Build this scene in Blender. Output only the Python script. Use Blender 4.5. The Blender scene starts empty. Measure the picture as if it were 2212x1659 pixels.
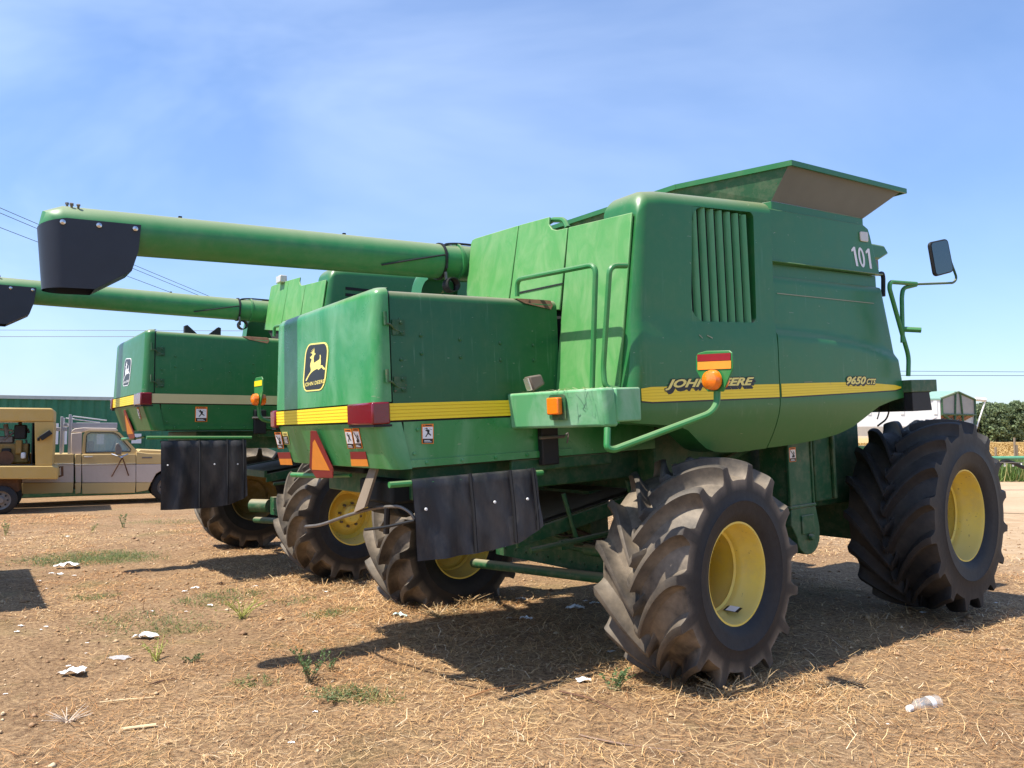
import bpy, bmesh, math, random
import numpy as np
from mathutils import Vector, Matrix
random.seed(7); rng = np.random.default_rng(7)
R = math.radians
sc = bpy.context.scene
col = sc.collection

# ------------------------------------------------------------------ camera
CAMH, PITCH, ROLL, FOC = 1.774, R(3.73), R(-0.2), 1700.0
CX, CY = 1106.0, 829.5                      # pixel frame 2212 x 1659 used for measuring
def cam_axes():
    c, s = math.cos(PITCH), math.sin(PITCH)
    r = Vector((1, 0, 0)); u = Vector((0, -s, c)); d = Vector((0, c, s))
    cr, sr = math.cos(ROLL), math.sin(ROLL)
    return r*cr + u*sr, u*cr - r*sr, d
CR, CU, CD = cam_axes()
cd = bpy.data.cameras.new("camera"); cam = bpy.data.objects.new("camera", cd); col.objects.link(cam)
cam.matrix_world = Matrix(((CR.x, CU.x, -CD.x, 0), (CR.y, CU.y, -CD.y, 0), (CR.z, CU.z, -CD.z, CAMH), (0, 0, 0, 1)))
cd.sensor_width = 36; cd.lens = 36*FOC/2212; cd.clip_end = 3000; cd.clip_start = .05
sc.camera = cam

# ------------------------------------------------------------------ light
SUN_TRAVEL = Vector((.461, .255, -.977)).normalized()
EXPOSURE = 0.80
w = bpy.data.worlds.new("World"); sc.world = w; w.use_nodes = True
nt = w.node_tree; nt.nodes.clear()
def N(nt, t, **k):
    n = nt.nodes.new(t)
    for a, b in k.items(): setattr(n, a, b)
    return n
sky = N(nt, 'ShaderNodeTexSky', sky_type='NISHITA', sun_disc=False)
sky.sun_elevation = math.asin(-SUN_TRAVEL.z); sky.sun_rotation = math.atan2(-SUN_TRAVEL.x, -SUN_TRAVEL.y)
sky.air_density = 1.15; sky.dust_density = .55; sky.ozone_density = 2.2
tcw = N(nt, 'ShaderNodeTexCoord'); mpw = N(nt, 'ShaderNodeMapping')
mpw.inputs['Rotation'].default_value = (0, R(35), R(25)); mpw.inputs['Scale'].default_value = (.9, 3.0, 3.2)
nz = N(nt, 'ShaderNodeTexNoise'); nz.inputs['Scale'].default_value = 1.3; nz.inputs['Detail'].default_value = 5; nz.inputs['Roughness'].default_value = .55
nz.inputs['Distortion'].default_value = .4
rp = N(nt, 'ShaderNodeValToRGB'); rp.color_ramp.elements[0].position = .40; rp.color_ramp.elements[1].position = .85
rp.color_ramp.elements[0].color = (0, 0, 0, 1); rp.color_ramp.elements[1].color = (.36, .36, .36, 1)
mxw = N(nt, 'ShaderNodeMixRGB'); mxw.inputs['Color2'].default_value = (7.0, 8.0, 9.4, 1)
tint = N(nt, 'ShaderNodeMixRGB', blend_type='MULTIPLY'); tint.inputs['Fac'].default_value = 1; tint.inputs['Color2'].default_value = (.93, 1.0, 1.17, 1)
bg = N(nt, 'ShaderNodeBackground'); bg.inputs['Strength'].default_value = .112
ow = N(nt, 'ShaderNodeOutputWorld')
L = nt.links.new
L(tcw.outputs['Generated'], mpw.inputs['Vector']); L(mpw.outputs[0], nz.inputs['Vector']); L(nz.outputs['Fac'], rp.inputs['Fac'])
L(sky.outputs[0], tint.inputs['Color1']); L(tint.outputs[0], mxw.inputs['Color1']); sxw = N(nt, 'ShaderNodeSeparateXYZ'); L(tcw.outputs['Generated'], sxw.inputs[0]); mrw = N(nt, 'ShaderNodeMapRange')   # veils thicken to the west
for k_, v_ in (('From Min', .45), ('From Max', -.55), ('To Min', .35), ('To Max', 1.35)): mrw.inputs[k_].default_value = v_
mmw = N(nt, 'ShaderNodeMath', operation='MULTIPLY'); L(sxw.outputs['X'], mrw.inputs['Value']); L(mrw.outputs[0], mmw.inputs[0]); L(rp.outputs['Color'], mmw.inputs[1]); L(mmw.outputs[0], mxw.inputs['Fac'])
sx = N(nt, 'ShaderNodeSeparateXYZ'); hz = N(nt, 'ShaderNodeMapRange'); hz.inputs['From Min'].default_value = -.02; hz.inputs['From Max'].default_value = .38
hc = N(nt, 'ShaderNodeMixRGB'); hc.inputs['Color1'].default_value = (.70, .76, .88, 1); hc.inputs['Color2'].default_value = (1, 1, 1, 1)
hm = N(nt, 'ShaderNodeMixRGB', blend_type='MULTIPLY'); hm.inputs['Fac'].default_value = 1
L(tcw.outputs['Generated'], sx.inputs[0]); L(sx.outputs['Z'], hz.inputs['Value']); L(hz.outputs[0], hc.inputs['Fac']); L(mxw.outputs[0], hm.inputs['Color1']); L(hc.outputs[0], hm.inputs['Color2'])
L(hm.outputs[0], bg.inputs['Color']); L(bg.outputs[0], ow.inputs['Surface'])
sl = bpy.data.lights.new("sun", 'SUN'); sl.energy = 4.6; sl.angle = R(.53); sl.color = (1.0, .94, .84)
so = bpy.data.objects.new("sun", sl); col.objects.link(so); so.rotation_euler = SUN_TRAVEL.to_track_quat('-Z', 'Y').to_euler()
sc.view_settings.view_transform = 'Standard'; sc.view_settings.look = 'None'
sc.view_settings.exposure = EXPOSURE; sc.view_settings.gamma = 1
sc.cycles.max_bounces = 8; sc.cycles.transparent_max_bounces = 12; sc.cycles.use_denoising = True

# ------------------------------------------------------------------ measuring helpers
CAMP = Vector((0, 0, CAMH))
def ray(x, y): return CR*((x-CX)/FOC) - CU*((y-CY)/FOC) + CD
def gp(x, y, z=0.04):
    d = ray(x, y); return CAMP + d*((z-CAMH)/d.z)
def wp(x, y, D):
    d = ray(x, y); return CAMP + d*(D/d.y)
def frame(ox, oy, yaw, pitch, oz=0.0):
    F = Vector((math.cos(yaw)*math.cos(pitch), math.sin(yaw)*math.cos(pitch), math.sin(pitch)))
    Lf = Vector((-math.sin(yaw), math.cos(yaw), 0)); U = F.cross(Lf)
    return Matrix(((F.x, Lf.x, U.x, ox), (F.y, Lf.y, U.y, oy), (F.z, Lf.z, U.z, oz), (0, 0, 0, 1)))
M1 = frame(.497, 7.035, R(34.65), R(2.59)); M1i = M1.inverted()
M2 = frame(-2.99, 11.08, R(35.77), R(.33), .207)
def mray(x, y): return M1i @ CAMP, M1i.to_3x3() @ ray(x, y)
def bm_(x, y, ax, v):
    o, d = mray(x, y); return o + d*((v-o[ax])/d[ax])
def onplane(x, y, p0, n):
    o, d = mray(x, y); return o + d*((p0-o).dot(n)/d.dot(n))
def S(x, y, Y=-1.7):
    p = bm_(x, y, 1, Y); return (p.x, p.z)

# ------------------------------------------------------------------ materials
def base_mat(name):
    m = bpy.data.materials.new(name); m.use_nodes = True
    t = m.node_tree; b = t.nodes['Principled BSDF']; return m, t, b
def noise(t, scale, detail=4, rough=.55, vec=None, dist=0, stretch=None):
    tc = N(t, 'ShaderNodeTexCoord'); mp = N(t, 'ShaderNodeMapping')
    if stretch: mp.inputs['Scale'].default_value = stretch
    t.links.new(tc.outputs['Object'], mp.inputs['Vector'])
    n = N(t, 'ShaderNodeTexNoise'); n.inputs['Scale'].default_value = scale; n.inputs['Detail'].default_value = detail
    n.inputs['Roughness'].default_value = rough; n.inputs['Distortion'].default_value = dist
    t.links.new(mp.outputs[0], n.inputs['Vector']); return n.outputs['Fac']
def ramp(t, fac, a, b, ca=(0, 0, 0), cb=(1, 1, 1)):
    r = N(t, 'ShaderNodeValToRGB'); e = r.color_ramp.elements
    e[0].position = a; e[1].position = b; e[0].color = (*ca, 1); e[1].color = (*cb, 1)
    t.links.new(fac, r.inputs['Fac']); return r.outputs['Color']
def mix(t, fac, a, b, bt='MIX'):
    n = N(t, 'ShaderNodeMixRGB', blend_type=bt)
    for s, v in (('Fac', fac), ('Color1', a), ('Color2', b)):
        if hasattr(v, 'links'): t.links.new(v, n.inputs[s])
        elif s == 'Fac': n.inputs[s].default_value = v
        else: n.inputs[s].default_value = (*v, 1)
    return n.outputs['Color']
def mul(t, a, b, op='MULTIPLY'):
    n = N(t, 'ShaderNodeMath', operation=op)
    for i, v in enumerate((a, b)):
        if hasattr(v, 'links'): t.links.new(v, n.inputs[i])
        else: n.inputs[i].default_value = v
    return n.outputs[0]
def bump(t, b, fac, s, d=.01):
    n = N(t, 'ShaderNodeBump'); n.inputs['Strength'].default_value = s; n.inputs['Distance'].default_value = d
    t.links.new(fac, n.inputs['Height']); t.links.new(n.outputs[0], b.inputs['Normal'])
DUST = (.42, .33, .22)
def paint(name, c, rough=.42, smear=0.0, smear_c=(.3, .42, .24), dust=.12, top=.5, var=.07, spec=.5, sscale=3.0, chips=0.0, streak=0.0):
    m, t, b = base_mat(name)
    n1 = noise(t, 1.7, 5, .6)
    cc = mix(t, n1, tuple(v*(1-var) for v in c), tuple(v*(1+var) for v in c))
    if smear:
        n2 = noise(t, sscale, 6, .62, dist=1.2, stretch=(1, 1, .55))
        f = ramp(t, n2, .42, .72); f = mul(t, f, smear)
        cc = mix(t, f, cc, smear_c)
    if streak:      # pale rain streaks and scuffs
        n6 = noise(t, 34, 4, .6, stretch=(1, 1, .06)); n7 = noise(t, 2.3, 3, .6)
        cc = mix(t, mul(t, mul(t, ramp(t, n6, .58, .74), ramp(t, n7, .45, .65)), streak), cc, (.24, .36, .24))
        n8 = noise(t, 60, 2, .5, dist=.8, stretch=(.25, .25, 1)); cc = mix(t, mul(t, ramp(t, n8, .735, .76), .6), cc, (.30, .33, .22))
    n3 = noise(t, 9, 8, .7)
    g = N(t, 'ShaderNodeNewGeometry'); sp = N(t, 'ShaderNodeSeparateXYZ'); t.links.new(g.outputs['Normal'], sp.inputs[0])
    up = ramp(t, sp.outputs['Z'], .25, .95); up = mul(t, up, top)
    d = mul(t, ramp(t, n3, .45, .8), dust); d = mul(t, d, up, 'MAXIMUM')
    cc = mix(t, d, cc, DUST)
    if chips:
        n4 = noise(t, 26, 3, .5); cc = mix(t, mul(t, ramp(t, n4, .69, .72), chips), cc, (.16, .09, .05))
    t.links.new(cc, b.inputs['Base Color'])
    rr = N(t, 'ShaderNodeMath', operation='MULTIPLY_ADD'); t.links.new(n3, rr.inputs[0]); rr.inputs[1].default_value = .25; rr.inputs[2].default_value = rough-.1
    t.links.new(rr.outputs[0], b.inputs['Roughness']); b.inputs['Specular IOR Level'].default_value = spec
    n5 = noise(t, 1.1, 2, .4); bump(t, b, n5, .25, .02)
    return m
def plain(name, c, rough=.6, metal=0, var=.15, scale=8, spec=.4, bmp=0, emit=None):
    m, t, b = base_mat(name)
    n1 = noise(t, scale, 5, .6)
    t.links.new(mix(t, n1, tuple(v*(1-var) for v in c), tuple(min(1, v*(1+var)) for v in c)), b.inputs['Base Color'])
    b.inputs['Roughness'].default_value = rough; b.inputs['Metallic'].default_value = metal; b.inputs['Specular IOR Level'].default_value = spec
    if bmp: bump(t, b, noise(t, scale*4, 5, .6), bmp, .01)
    return m
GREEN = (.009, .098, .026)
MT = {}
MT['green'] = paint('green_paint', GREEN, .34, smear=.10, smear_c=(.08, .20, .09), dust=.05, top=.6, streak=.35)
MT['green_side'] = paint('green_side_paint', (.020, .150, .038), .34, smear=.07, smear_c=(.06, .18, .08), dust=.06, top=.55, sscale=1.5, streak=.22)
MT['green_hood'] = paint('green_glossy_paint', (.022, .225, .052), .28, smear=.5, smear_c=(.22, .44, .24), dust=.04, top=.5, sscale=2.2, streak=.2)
MT['green_faded'] = paint('green_chalky_paint', (.080, .29, .072), .55, smear=.5, smear_c=(.24, .39, .17), dust=.05, top=.5, sscale=4.5)
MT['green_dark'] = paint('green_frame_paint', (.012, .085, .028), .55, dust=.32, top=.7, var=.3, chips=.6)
MT['green_tube'] = paint('green_tube_paint', (.028, .20, .05), .38, dust=.1, top=.35, chips=.25)
MT['green_mint'] = paint('green_sun_bleached_paint', (.10, .36, .15), .5, smear=.75, smear_c=(.36, .56, .40), dust=.06, top=.4, sscale=2.5)
MT['louvre_paint'] = paint('dusty_louvre_paint', (.065, .27, .10), .5, smear=.3, smear_c=(.2, .4, .22), dust=.08, top=.4)  # paler green than the side panels
MT['lamp_grey'] = plain('dusty_lamp_housing', (.13, .105, .08), .7)
MT['scratch'] = plain('bare_scratch', (.30, .30, .20), .6)
MT['rim_mud'] = paint('mud_caked_wheel', (.20, .135, .03), .7, dust=.6, top=.3, chips=.5)  # wheel yellow darkened: shade painted into the colour, with dust and chips
MT['auger'] = paint('auger_tube_paint', (.022, .19, .055), .42, smear=.25, smear_c=(.12, .26, .12), dust=.12, top=.55)
MT['galv'] = plain('galvanised_sheet', (.13, .145, .13), .6, 0, .3, 2)
MT['black'] = plain('black_rubber_strip', (.012, .012, .013), .6, 0, .3)
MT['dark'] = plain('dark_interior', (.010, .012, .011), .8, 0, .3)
MT['yellow'] = paint('yellow_stripe', (.90, .66, .016), .40, dust=.03, top=.3, var=.05)
MT['yellow_line'] = plain('yellow_stripe_groove', (.72, .50, .014), .5, 0, .1)
MT['cream'] = plain('cream_stripe', (.62, .56, .30), .5, 0, .08)
MT['rim'] = paint('yellow_wheel_paint', (.80, .60, .085), .42, smear=.4, smear_c=(.74, .62, .26), dust=.40, top=.45, var=.15, chips=.45)
MT['white'] = plain('white_paint', (.78, .78, .76), .5, 0, .05)
MT['white_decal'] = plain('white_decal', (.80, .80, .80), .5, 0, .03)
MT['black_decal'] = plain('black_decal', (.018, .018, .020), .4, 0, .3)
MT['yellow_decal'] = plain('yellow_decal', (.85, .72, .20), .45, 0, .05)
MT['orange_decal'] = plain('orange_decal', (.85, .22, .02), .45, 0, .1)
MT['red_refl'] = plain('red_reflector', (.26, .014, .022), .35, 0, .15, 20)
MT['orange_refl'] = plain('orange_reflector', (.90, .30, .035), .45, 0, .15, 14)
MT['chrome'] = plain('bright_metal', (.62, .62, .62), .25, 1.0, .1)
MT['steel'] = plain('dull_steel', (.20, .18, .16), .55, .7, .4, 14)
MT['rust'] = plain('rusty_metal', (.13, .065, .035), .85, .1, .5, 14, bmp=.3)
MT['plank'] = plain('weathered_board', (.22, .17, .12), .8, 0, .3, 6)
MT['cable'] = plain('black_cable', (.02, .02, .022), .5, 0, .2)
def lens(name, c, rough=.15, sss=.25):
    m, t, b = base_mat(name); b.inputs['Base Color'].default_value = (*c, 1); b.inputs['Roughness'].default_value = rough
    b.inputs['Coat Weight'].default_value = .6; b.inputs['Coat Roughness'].default_value = .08
    n = noise(t, 60, 2, .5, stretch=(1, 1, 3)); bump(t, b, n, .3, .004)
    b.inputs['Subsurface Weight'].default_value = sss; b.inputs['Subsurface Radius'].default_value = (.02, .008, .004)
    return m
MT['red_lens'] = lens('red_lens', (.17, .002, .010), .12, 0); MT['amber_lens'] = lens('amber_lens', (.88, .20, .008))
MT['clear_lens'] = lens('clear_lens', (.60, .56, .46))
m, t, b = base_mat('mirror_glass'); b.inputs['Base Color'].default_value = (.10, .13, .15, 1); b.inputs['Metallic'].default_value = .9; b.inputs['Roughness'].default_value = .08; MT['mirror'] = m
# window glass: reflective, mostly clear
m, t, b = base_mat('window_glass'); b.inputs['Base Color'].default_value = (.55, .68, .66, 1); b.inputs['Roughness'].default_value = .05
b.inputs['Alpha'].default_value = .32; MT['glass'] = m
# tyre rubber: dark with tan dirt on tread
def rubber(name, dirt, c=(.013, .013, .014)):
    m, t, b = base_mat(name)
    n1 = noise(t, 3.2, 7, .66); n2 = noise(t, 22, 4, .6)
    cc = mix(t, n2, tuple(v*.75 for v in c), tuple(v*1.7 for v in c))
    at = N(t, 'ShaderNodeAttribute', attribute_name='tread')
    f = ramp(t, n1, .30, .68); f = mul(t, f, at.outputs['Fac']); f = mul(t, f, dirt)
    cc = mix(t, f, cc, (.33, .262, .185))
    f2 = mul(t, ramp(t, noise(t, 7, 6, .65), .5, .8), .10)
    cc = mix(t, f2, cc, (.12, .10, .08))
    t.links.new(cc, b.inputs['Base Color']); b.inputs['Roughness'].default_value = .62; b.inputs['Specular IOR Level'].default_value = .35
    bump(t, b, n2, .35, .006); return m
MT['tyre_worn'] = rubber('dusty_tyre_rubber', .85); MT['tyre_dark'] = rubber('black_tyre_rubber', .16)
m, t, b = base_mat('rubber_sheet')
wv = N(t, 'ShaderNodeTexWave'); tc = N(t, 'ShaderNodeTexCoord'); t.links.new(tc.outputs['Object'], wv.inputs['Vector']); wv.inputs['Scale'].default_value = 60; wv.bands_direction = 'Z'
n1 = noise(t, 3, 6, .65, stretch=(1, 1, .4)); cc = mix(t, ramp(t, n1, .46, .78), (.012, .012, .015), (.095, .087, .078))
t.links.new(cc, b.inputs['Base Color']); b.inputs['Roughness'].default_value = .5; bump(t, b, wv.outputs['Fac'], .12, .003); MT['flap'] = m
MT['boot'] = plain('spout_rubber', (.020, .025, .038), .42, 0, .35, 3, .4, .1)

# ------------------------------------------------------------------ mesh builder
class MB:
    def __init__(s): s.v = []; s.f = []; s.m = []; s.sm = []
    def add(s, vs, fs, mi=0, sm=False):
        o = len(s.v); s.v += [tuple(v) for v in vs]
        for f in fs: s.f.append([i+o for i in f]); s.m.append(mi); s.sm.append(sm)
        return s
    def box(s, lo, hi, mi=0, M=None):
        x0, y0, z0 = lo; x1, y1, z1 = hi
        vs = [Vector(p) for p in ((x0,y0,z0),(x1,y0,z0),(x1,y1,z0),(x0,y1,z0),(x0,y0,z1),(x1,y0,z1),(x1,y1,z1),(x0,y1,z1))]
        if M: vs = [M @ v for v in vs]
        return s.add(vs, [(3,2,1,0),(4,5,6,7),(0,1,5,4),(1,2,6,5),(2,3,7,6),(3,0,4,7)], mi)
    def cbox(s, c, d, mi=0, M=None):
        return s.box([c[i]-d[i]/2 for i in range(3)], [c[i]+d[i]/2 for i in range(3)], mi, M)
    def prism(s, poly, fn, d0, d1, mi=0):      # fn((a,b),d) -> point
        n = len(poly); vs = [fn(p, d0) for p in poly] + [fn(p, d1) for p in poly]
        fs = [list(range(n))[::-1], list(range(n, 2*n))] + [(i, (i+1) % n, n+(i+1) % n, n+i) for i in range(n)]
        return s.add(vs, fs, mi)
    def plate(s, pts, off, mi=0):              # extrude a planar 3D outline by vector off
        n = len(pts); pts = [Vector(p) for p in pts]; vs = pts + [p+off for p in pts]
        return s.add(vs, [list(range(n))[::-1], list(range(n, 2*n))] + [(i, (i+1) % n, n+(i+1) % n, n+i) for i in range(n)], mi)
    def tube(s, pts, r, n=10, mi=0, caps=True, rs=None):
        pts = [Vector(p) for p in pts]; k = len(pts); vs = []; fs = []
        tan = [(pts[min(i+1, k-1)]-pts[max(i-1, 0)]).normalized() for i in range(k)]
        up = Vector((0, 0, 1)) if abs(tan[0].z) < .9 else Vector((1, 0, 0)); nx = tan[0].cross(up).normalized()
        for i in range(k):
            nx = (nx - tan[i]*nx.dot(tan[i])).normalized(); ny = tan[i].cross(nx); rr = rs[i] if rs else r
            for j in range(n):
                a = 2*math.pi*j/n; vs.append(pts[i] + nx*(rr*math.cos(a)) + ny*(rr*math.sin(a)))
        for i in range(k-1):
            for j in range(n): fs.append((i*n+j, i*n+(j+1) % n, (i+1)*n+(j+1) % n, (i+1)*n+j))
        if caps: fs += [list(range(n))[::-1], list(range((k-1)*n, k*n))]
        return s.add(vs, fs, mi, True)
    def lathe(s, prof, c, axis, n=32, mi=0, ref=None):   # prof [(along, radius)]
        ax = Vector(axis).normalized(); c = Vector(c); up = Vector(ref) if ref else (Vector((0, 0, 1)) if abs(ax.z) < .9 else Vector((1, 0, 0)))
        a1 = ax.cross(up).normalized(); a2 = ax.cross(a1); vs = []; fs = []
        for (h, r) in prof:
            for j in range(n):
                a = 2*math.pi*j/n; vs.append(c + ax*h + a1*(r*math.cos(a)) + a2*(r*math.sin(a)))
        for i in range(len(prof)-1):
            for j in range(n): fs.append((i*n+j, i*n+(j+1) % n, (i+1)*n+(j+1) % n, (i+1)*n+j))
        return s.add(vs, fs, mi, True)
    def build(s, name, mats, parent=None, bevel=0, ang=35, seg=2, M=None):
        me = bpy.data.meshes.new(name); me.from_pydata(s.v, [], s.f)
        if not isinstance(mats, (list, tuple)): mats = [mats]
        for q in mats: me.materials.append(MT[q] if isinstance(q, str) else q)
        me.polygons.foreach_set('material_index', s.m)
        b = bmesh.new(); b.from_mesh(me); bmesh.ops.recalc_face_normals(b, faces=b.faces); b.to_mesh(me); b.free()
        me.shade_smooth(); me.set_sharp_from_angle(angle=R(ang))
        o = bpy.data.objects.new(name, me); col.objects.link(o)
        if parent is not None: o.parent = parent
        if M is not None: o.matrix_world = M
        if bevel:
            md = o.modifiers.new('bevel', 'BEVEL'); md.width = bevel; md.segments = seg; md.limit_method = 'ANGLE'; md.angle_limit = R(35); md.harden_normals = False
        return o
def rnd_path(pts, r, k=5):
    pts = [Vector(p) for p in pts]; out = [pts[0]]
    for i in range(1, len(pts)-1):
        a, b, c = pts[i-1], pts[i], pts[i+1]; d1 = (a-b); d2 = (c-b); q = min(r, d1.length*.48, d2.length*.48)
        p0 = b + d1.normalized()*q; p1 = b + d2.normalized()*q
        for j in range(k+1):
            t = j/k; out.append(p0*(1-t)**2 + b*2*t*(1-t) + p1*t*t)
    out.append(pts[-1]); return out
def thing(name, label, cat, M=None, group=None):
    o = bpy.data.objects.new(name, None); o.empty_display_size = .3; col.objects.link(o)
    if M is not None: o.matrix_world = M
    tag(o, label, cat, group); return o
def tag(o, label, cat, group=None, kind=None):
    if label: o['label'] = label
    if cat: o['category'] = cat
    if group: o['group'] = group
    if kind: o['kind'] = kind
    return o
def text_geo(body, shear=0, offset=0, space=1.0):
    c = bpy.data.curves.new('t', 'FONT'); c.body = body; c.shear = shear; c.offset = offset; c.space_character = space; c.resolution_u = 3
    o = bpy.data.objects.new('t', c); col.objects.link(o)
    dg = bpy.context.evaluated_depsgraph_get(); me = bpy.data.meshes.new_from_object(o.evaluated_get(dg))
    vs = np.array([v.co[:2] for v in me.vertices]); fs = [list(p.vertices) for p in me.polygons]
    col.objects.unlink(o); bpy.data.objects.remove(o); bpy.data.meshes.remove(me); bpy.data.curves.remove(c)
    lo, hi = vs.min(0), vs.max(0); return (vs-lo)/(hi-lo), fs
def bil(q, u, v):  # q = BL, BR, TR, TL
    return tuple((q[0][i]*(1-u)+q[1][i]*u)*(1-v) + (q[3][i]*(1-u)+q[2][i]*u)*v for i in range(len(q[0])))
def rquad(q, r=.2, k=4):   # rounded outline inside a quad, r as fraction of width
    out = []
    wd = math.dist(q[0], q[1]); ht = math.dist(q[0], q[3]); ru, rv = r, r*wd/ht
    for (cu, cv, a0) in ((ru, rv, 180), (1-ru, rv, 270), (1-ru, 1-rv, 0), (ru, 1-rv, 90)):
        for j in range(k+1):
            a = R(a0+90*j/k); out.append(bil(q, cu+ru*math.cos(a), cv+rv*math.sin(a)))
    return out

# ------------------------------------------------------------------ combine harvester
YR, YL = -.917, 1.04                         # right and left flank of the rear hood
P_UP0 = Vector((-2.207, 0, 2.073)); N_UP = Vector((-.761, 0, .03)).normalized()
P_LO0 = Vector((-2.200, 0, 1.955)); N_LO = Vector((-.301, 0, -.10)).normalized()
def up_pt(x, y, e=.004):  return onplane(x, y, P_UP0 + N_UP*e, N_UP)
def lo_pt(x, y, e=.004):  return onplane(x, y, P_LO0 + N_LO*e, N_LO)
def c7(x, y): return ((1050+x*600/1659)/1.8228, (1250+y*600/1659)/1.8228)
def c2(x, y): return ((900+x*1500/2212)/1.8228, (1000+y*1500/2212)/1.8228)
def c3(x, y): return ((1800+x*1200/1991)/1.8228, (600+y*1200/1991)/1.8228)
def c4(x, y): return ((2700+x*1332/2009)/1.8228, (600+y*1332/2009)/1.8228)
def c5(x, y): return ((2200+x*1832/2212)/1.8228, (1500+y*1832/2212)/1.8228)
def c6(x, y): return ((1000+x*1500/2212)/1.8228, (1700+y*1500/2212)/1.8228)
def Yp(x, y, Y): return bm_(x, y, 1, Y)
def loft_u(mb, rows, cap_top=False, cap_bot=False, mi=0):
    n = len(rows[0]); vs = [p for r in rows for p in r]; fs = []
    for i in range(len(rows)-1):
        for j in range(n-1): fs.append((i*n+j, i*n+j+1, (i+1)*n+j+1, (i+1)*n+j))
    mb.add(vs, fs, mi, True)
    if cap_top: mb.add(rows[-1], [list(range(n))], mi)
    if cap_bot: mb.add(rows[0], [list(range(n))[::-1]], mi)
def u_ring(z, xr, yr, yl, xf, r, k=6):
    pts = [(xf, yr, z)]
    for j in range(k+1):
        a = R(270 - 90*j/k); pts.append((xr+r+r*math.cos(a), yr+r+r*math.sin(a), z))
    for j in range(k+1):
        a = R(180 - 90*j/k); pts.append((xr+r+r*math.cos(a), yl-r+r*math.sin(a), z))
    pts.append((xf, yl, z)); return pts
def rr(d, r): return 0.0 if d >= r else r - math.sqrt(max(0, r*r-(r-max(d, 0))**2))
def sst(x): x = min(1, max(0, x)); return x*x*(3-2*x)
def lerp_poly(P, x):
    if x <= P[0][0]: return P[0][1]
    for a, b in zip(P, P[1:]):
        if x <= b[0]: return a[1] + (b[1]-a[1])*(x-a[0])/(b[0]-a[0])
    return P[-1][1]
BELT = 1.97
def groove(z0, h, k):     # 5 wide ribs, 4 narrow grooves
    a = (k//2)*.214 + (0 if k % 2 == 0 else .172); b = a + (.172 if k % 2 == 0 else .042)
    return z0+h*min(1, a/1.028), z0+h*min(1, b/1.028)
BOT_R = sorted([S(*p, -1.62) for p in ((1345, 914), (1400, 917), (1452, 920), (1478, 929), (1500, 944), (1525, 964), (1545, 973), (1566, 978), (1616, 977), (1688, 966))])
BOT_F = sorted([S(*p, -1.62) for p in ((1689, 966), (1740, 958), (1782, 949), (1816, 938), (1840, 924), (1862, 900), (1880, 880), (1905, 868), (1958, 852))])
CRZ = [S(*c4(*p)) for p in ((545, 1090), (800, 1115), (1000, 1150), (1150, 1195), (1290, 1245))]
def left_x(z):  return -.74 + .15*(z-2.1)/1.2 if z > 2.1 else -.74
def seam_x(z):  return .815 + .025*(z-1.97)
def front_x(z): return lerp_poly([(1.8, 2.615), (2.06, 2.615), (2.985, 2.425)], z)
def y_R(X, z, top=None):
    zt = 3.50 + .052*(X+.5) if top is None else top
    Y = -1.7 + rr(X-left_x(z), .10) + rr(zt-z, .12)
    if z < 1.99: Y += .13*((1.99-z)/.33)**1.6
    Y += .018*sst((z-2.46)/.10)
    return Y
def y_F(X, z):
    Y = -1.7 + rr(front_x(z)-X, .035) + rr(2.982-z, .03)
    if z < 1.99: Y += .13*((1.99-z)/.33)**1.6
    Y += .034*sst((z-lerp_poly(CRZ, X))/.07) + .02*sst((z-2.3)/.9)
    return Y
def grid_panel(cols, rows_fn, hole=None, lip=.10, back=.25):
    """cols: list of u, rows_fn(u) -> list of (X,Y,Z) bottom to top"""
    G = [rows_fn(u) for u in cols]; nu, nv = len(G), len(G[0]); mb = MB()
    vs = [p for c in G for p in c]; fs = []
    for i in range(nu-1):
        for j in range(nv-1):
            if hole and hole[0] <= i < hole[1] and hole[2] <= j < hole[3]: continue
            fs.append((i*nv+j, (i+1)*nv+j, (i+1)*nv+j+1, i*nv+j+1))
    mb.add(vs, fs, 0, True)
    def skirt(loop, d, sm=False):
        a = [G[i][j] for i, j in loop]; b = [(p[0], p[1]+d, p[2]) for p in a]; n = len(a)
        mb.add(a+b, [(k, (k+1) % n, n+(k+1) % n, n+k) for k in range(n)], 0, sm)
    per = [(i, 0) for i in range(nu)] + [(nu-1, j) for j in range(1, nv)] + [(i, nv-1) for i in range(nu-2, -1, -1)] + [(0, j) for j in range(nv-2, 0, -1)]
    skirt(per, back)
    if hole:
        a, b, c, d = hole
        lp = [(i, c) for i in range(a, b+1)] + [(b, j) for j in range(c+1, d+1)] + [(i, d) for i in range(b-1, a-1, -1)] + [(a, j) for j in range(d-1, c, -1)]
        skirt(lp, lip)
    return mb, G
HX0, HX1, HZ0, HZ1 = -.160, .585, 2.555, 3.40

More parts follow.
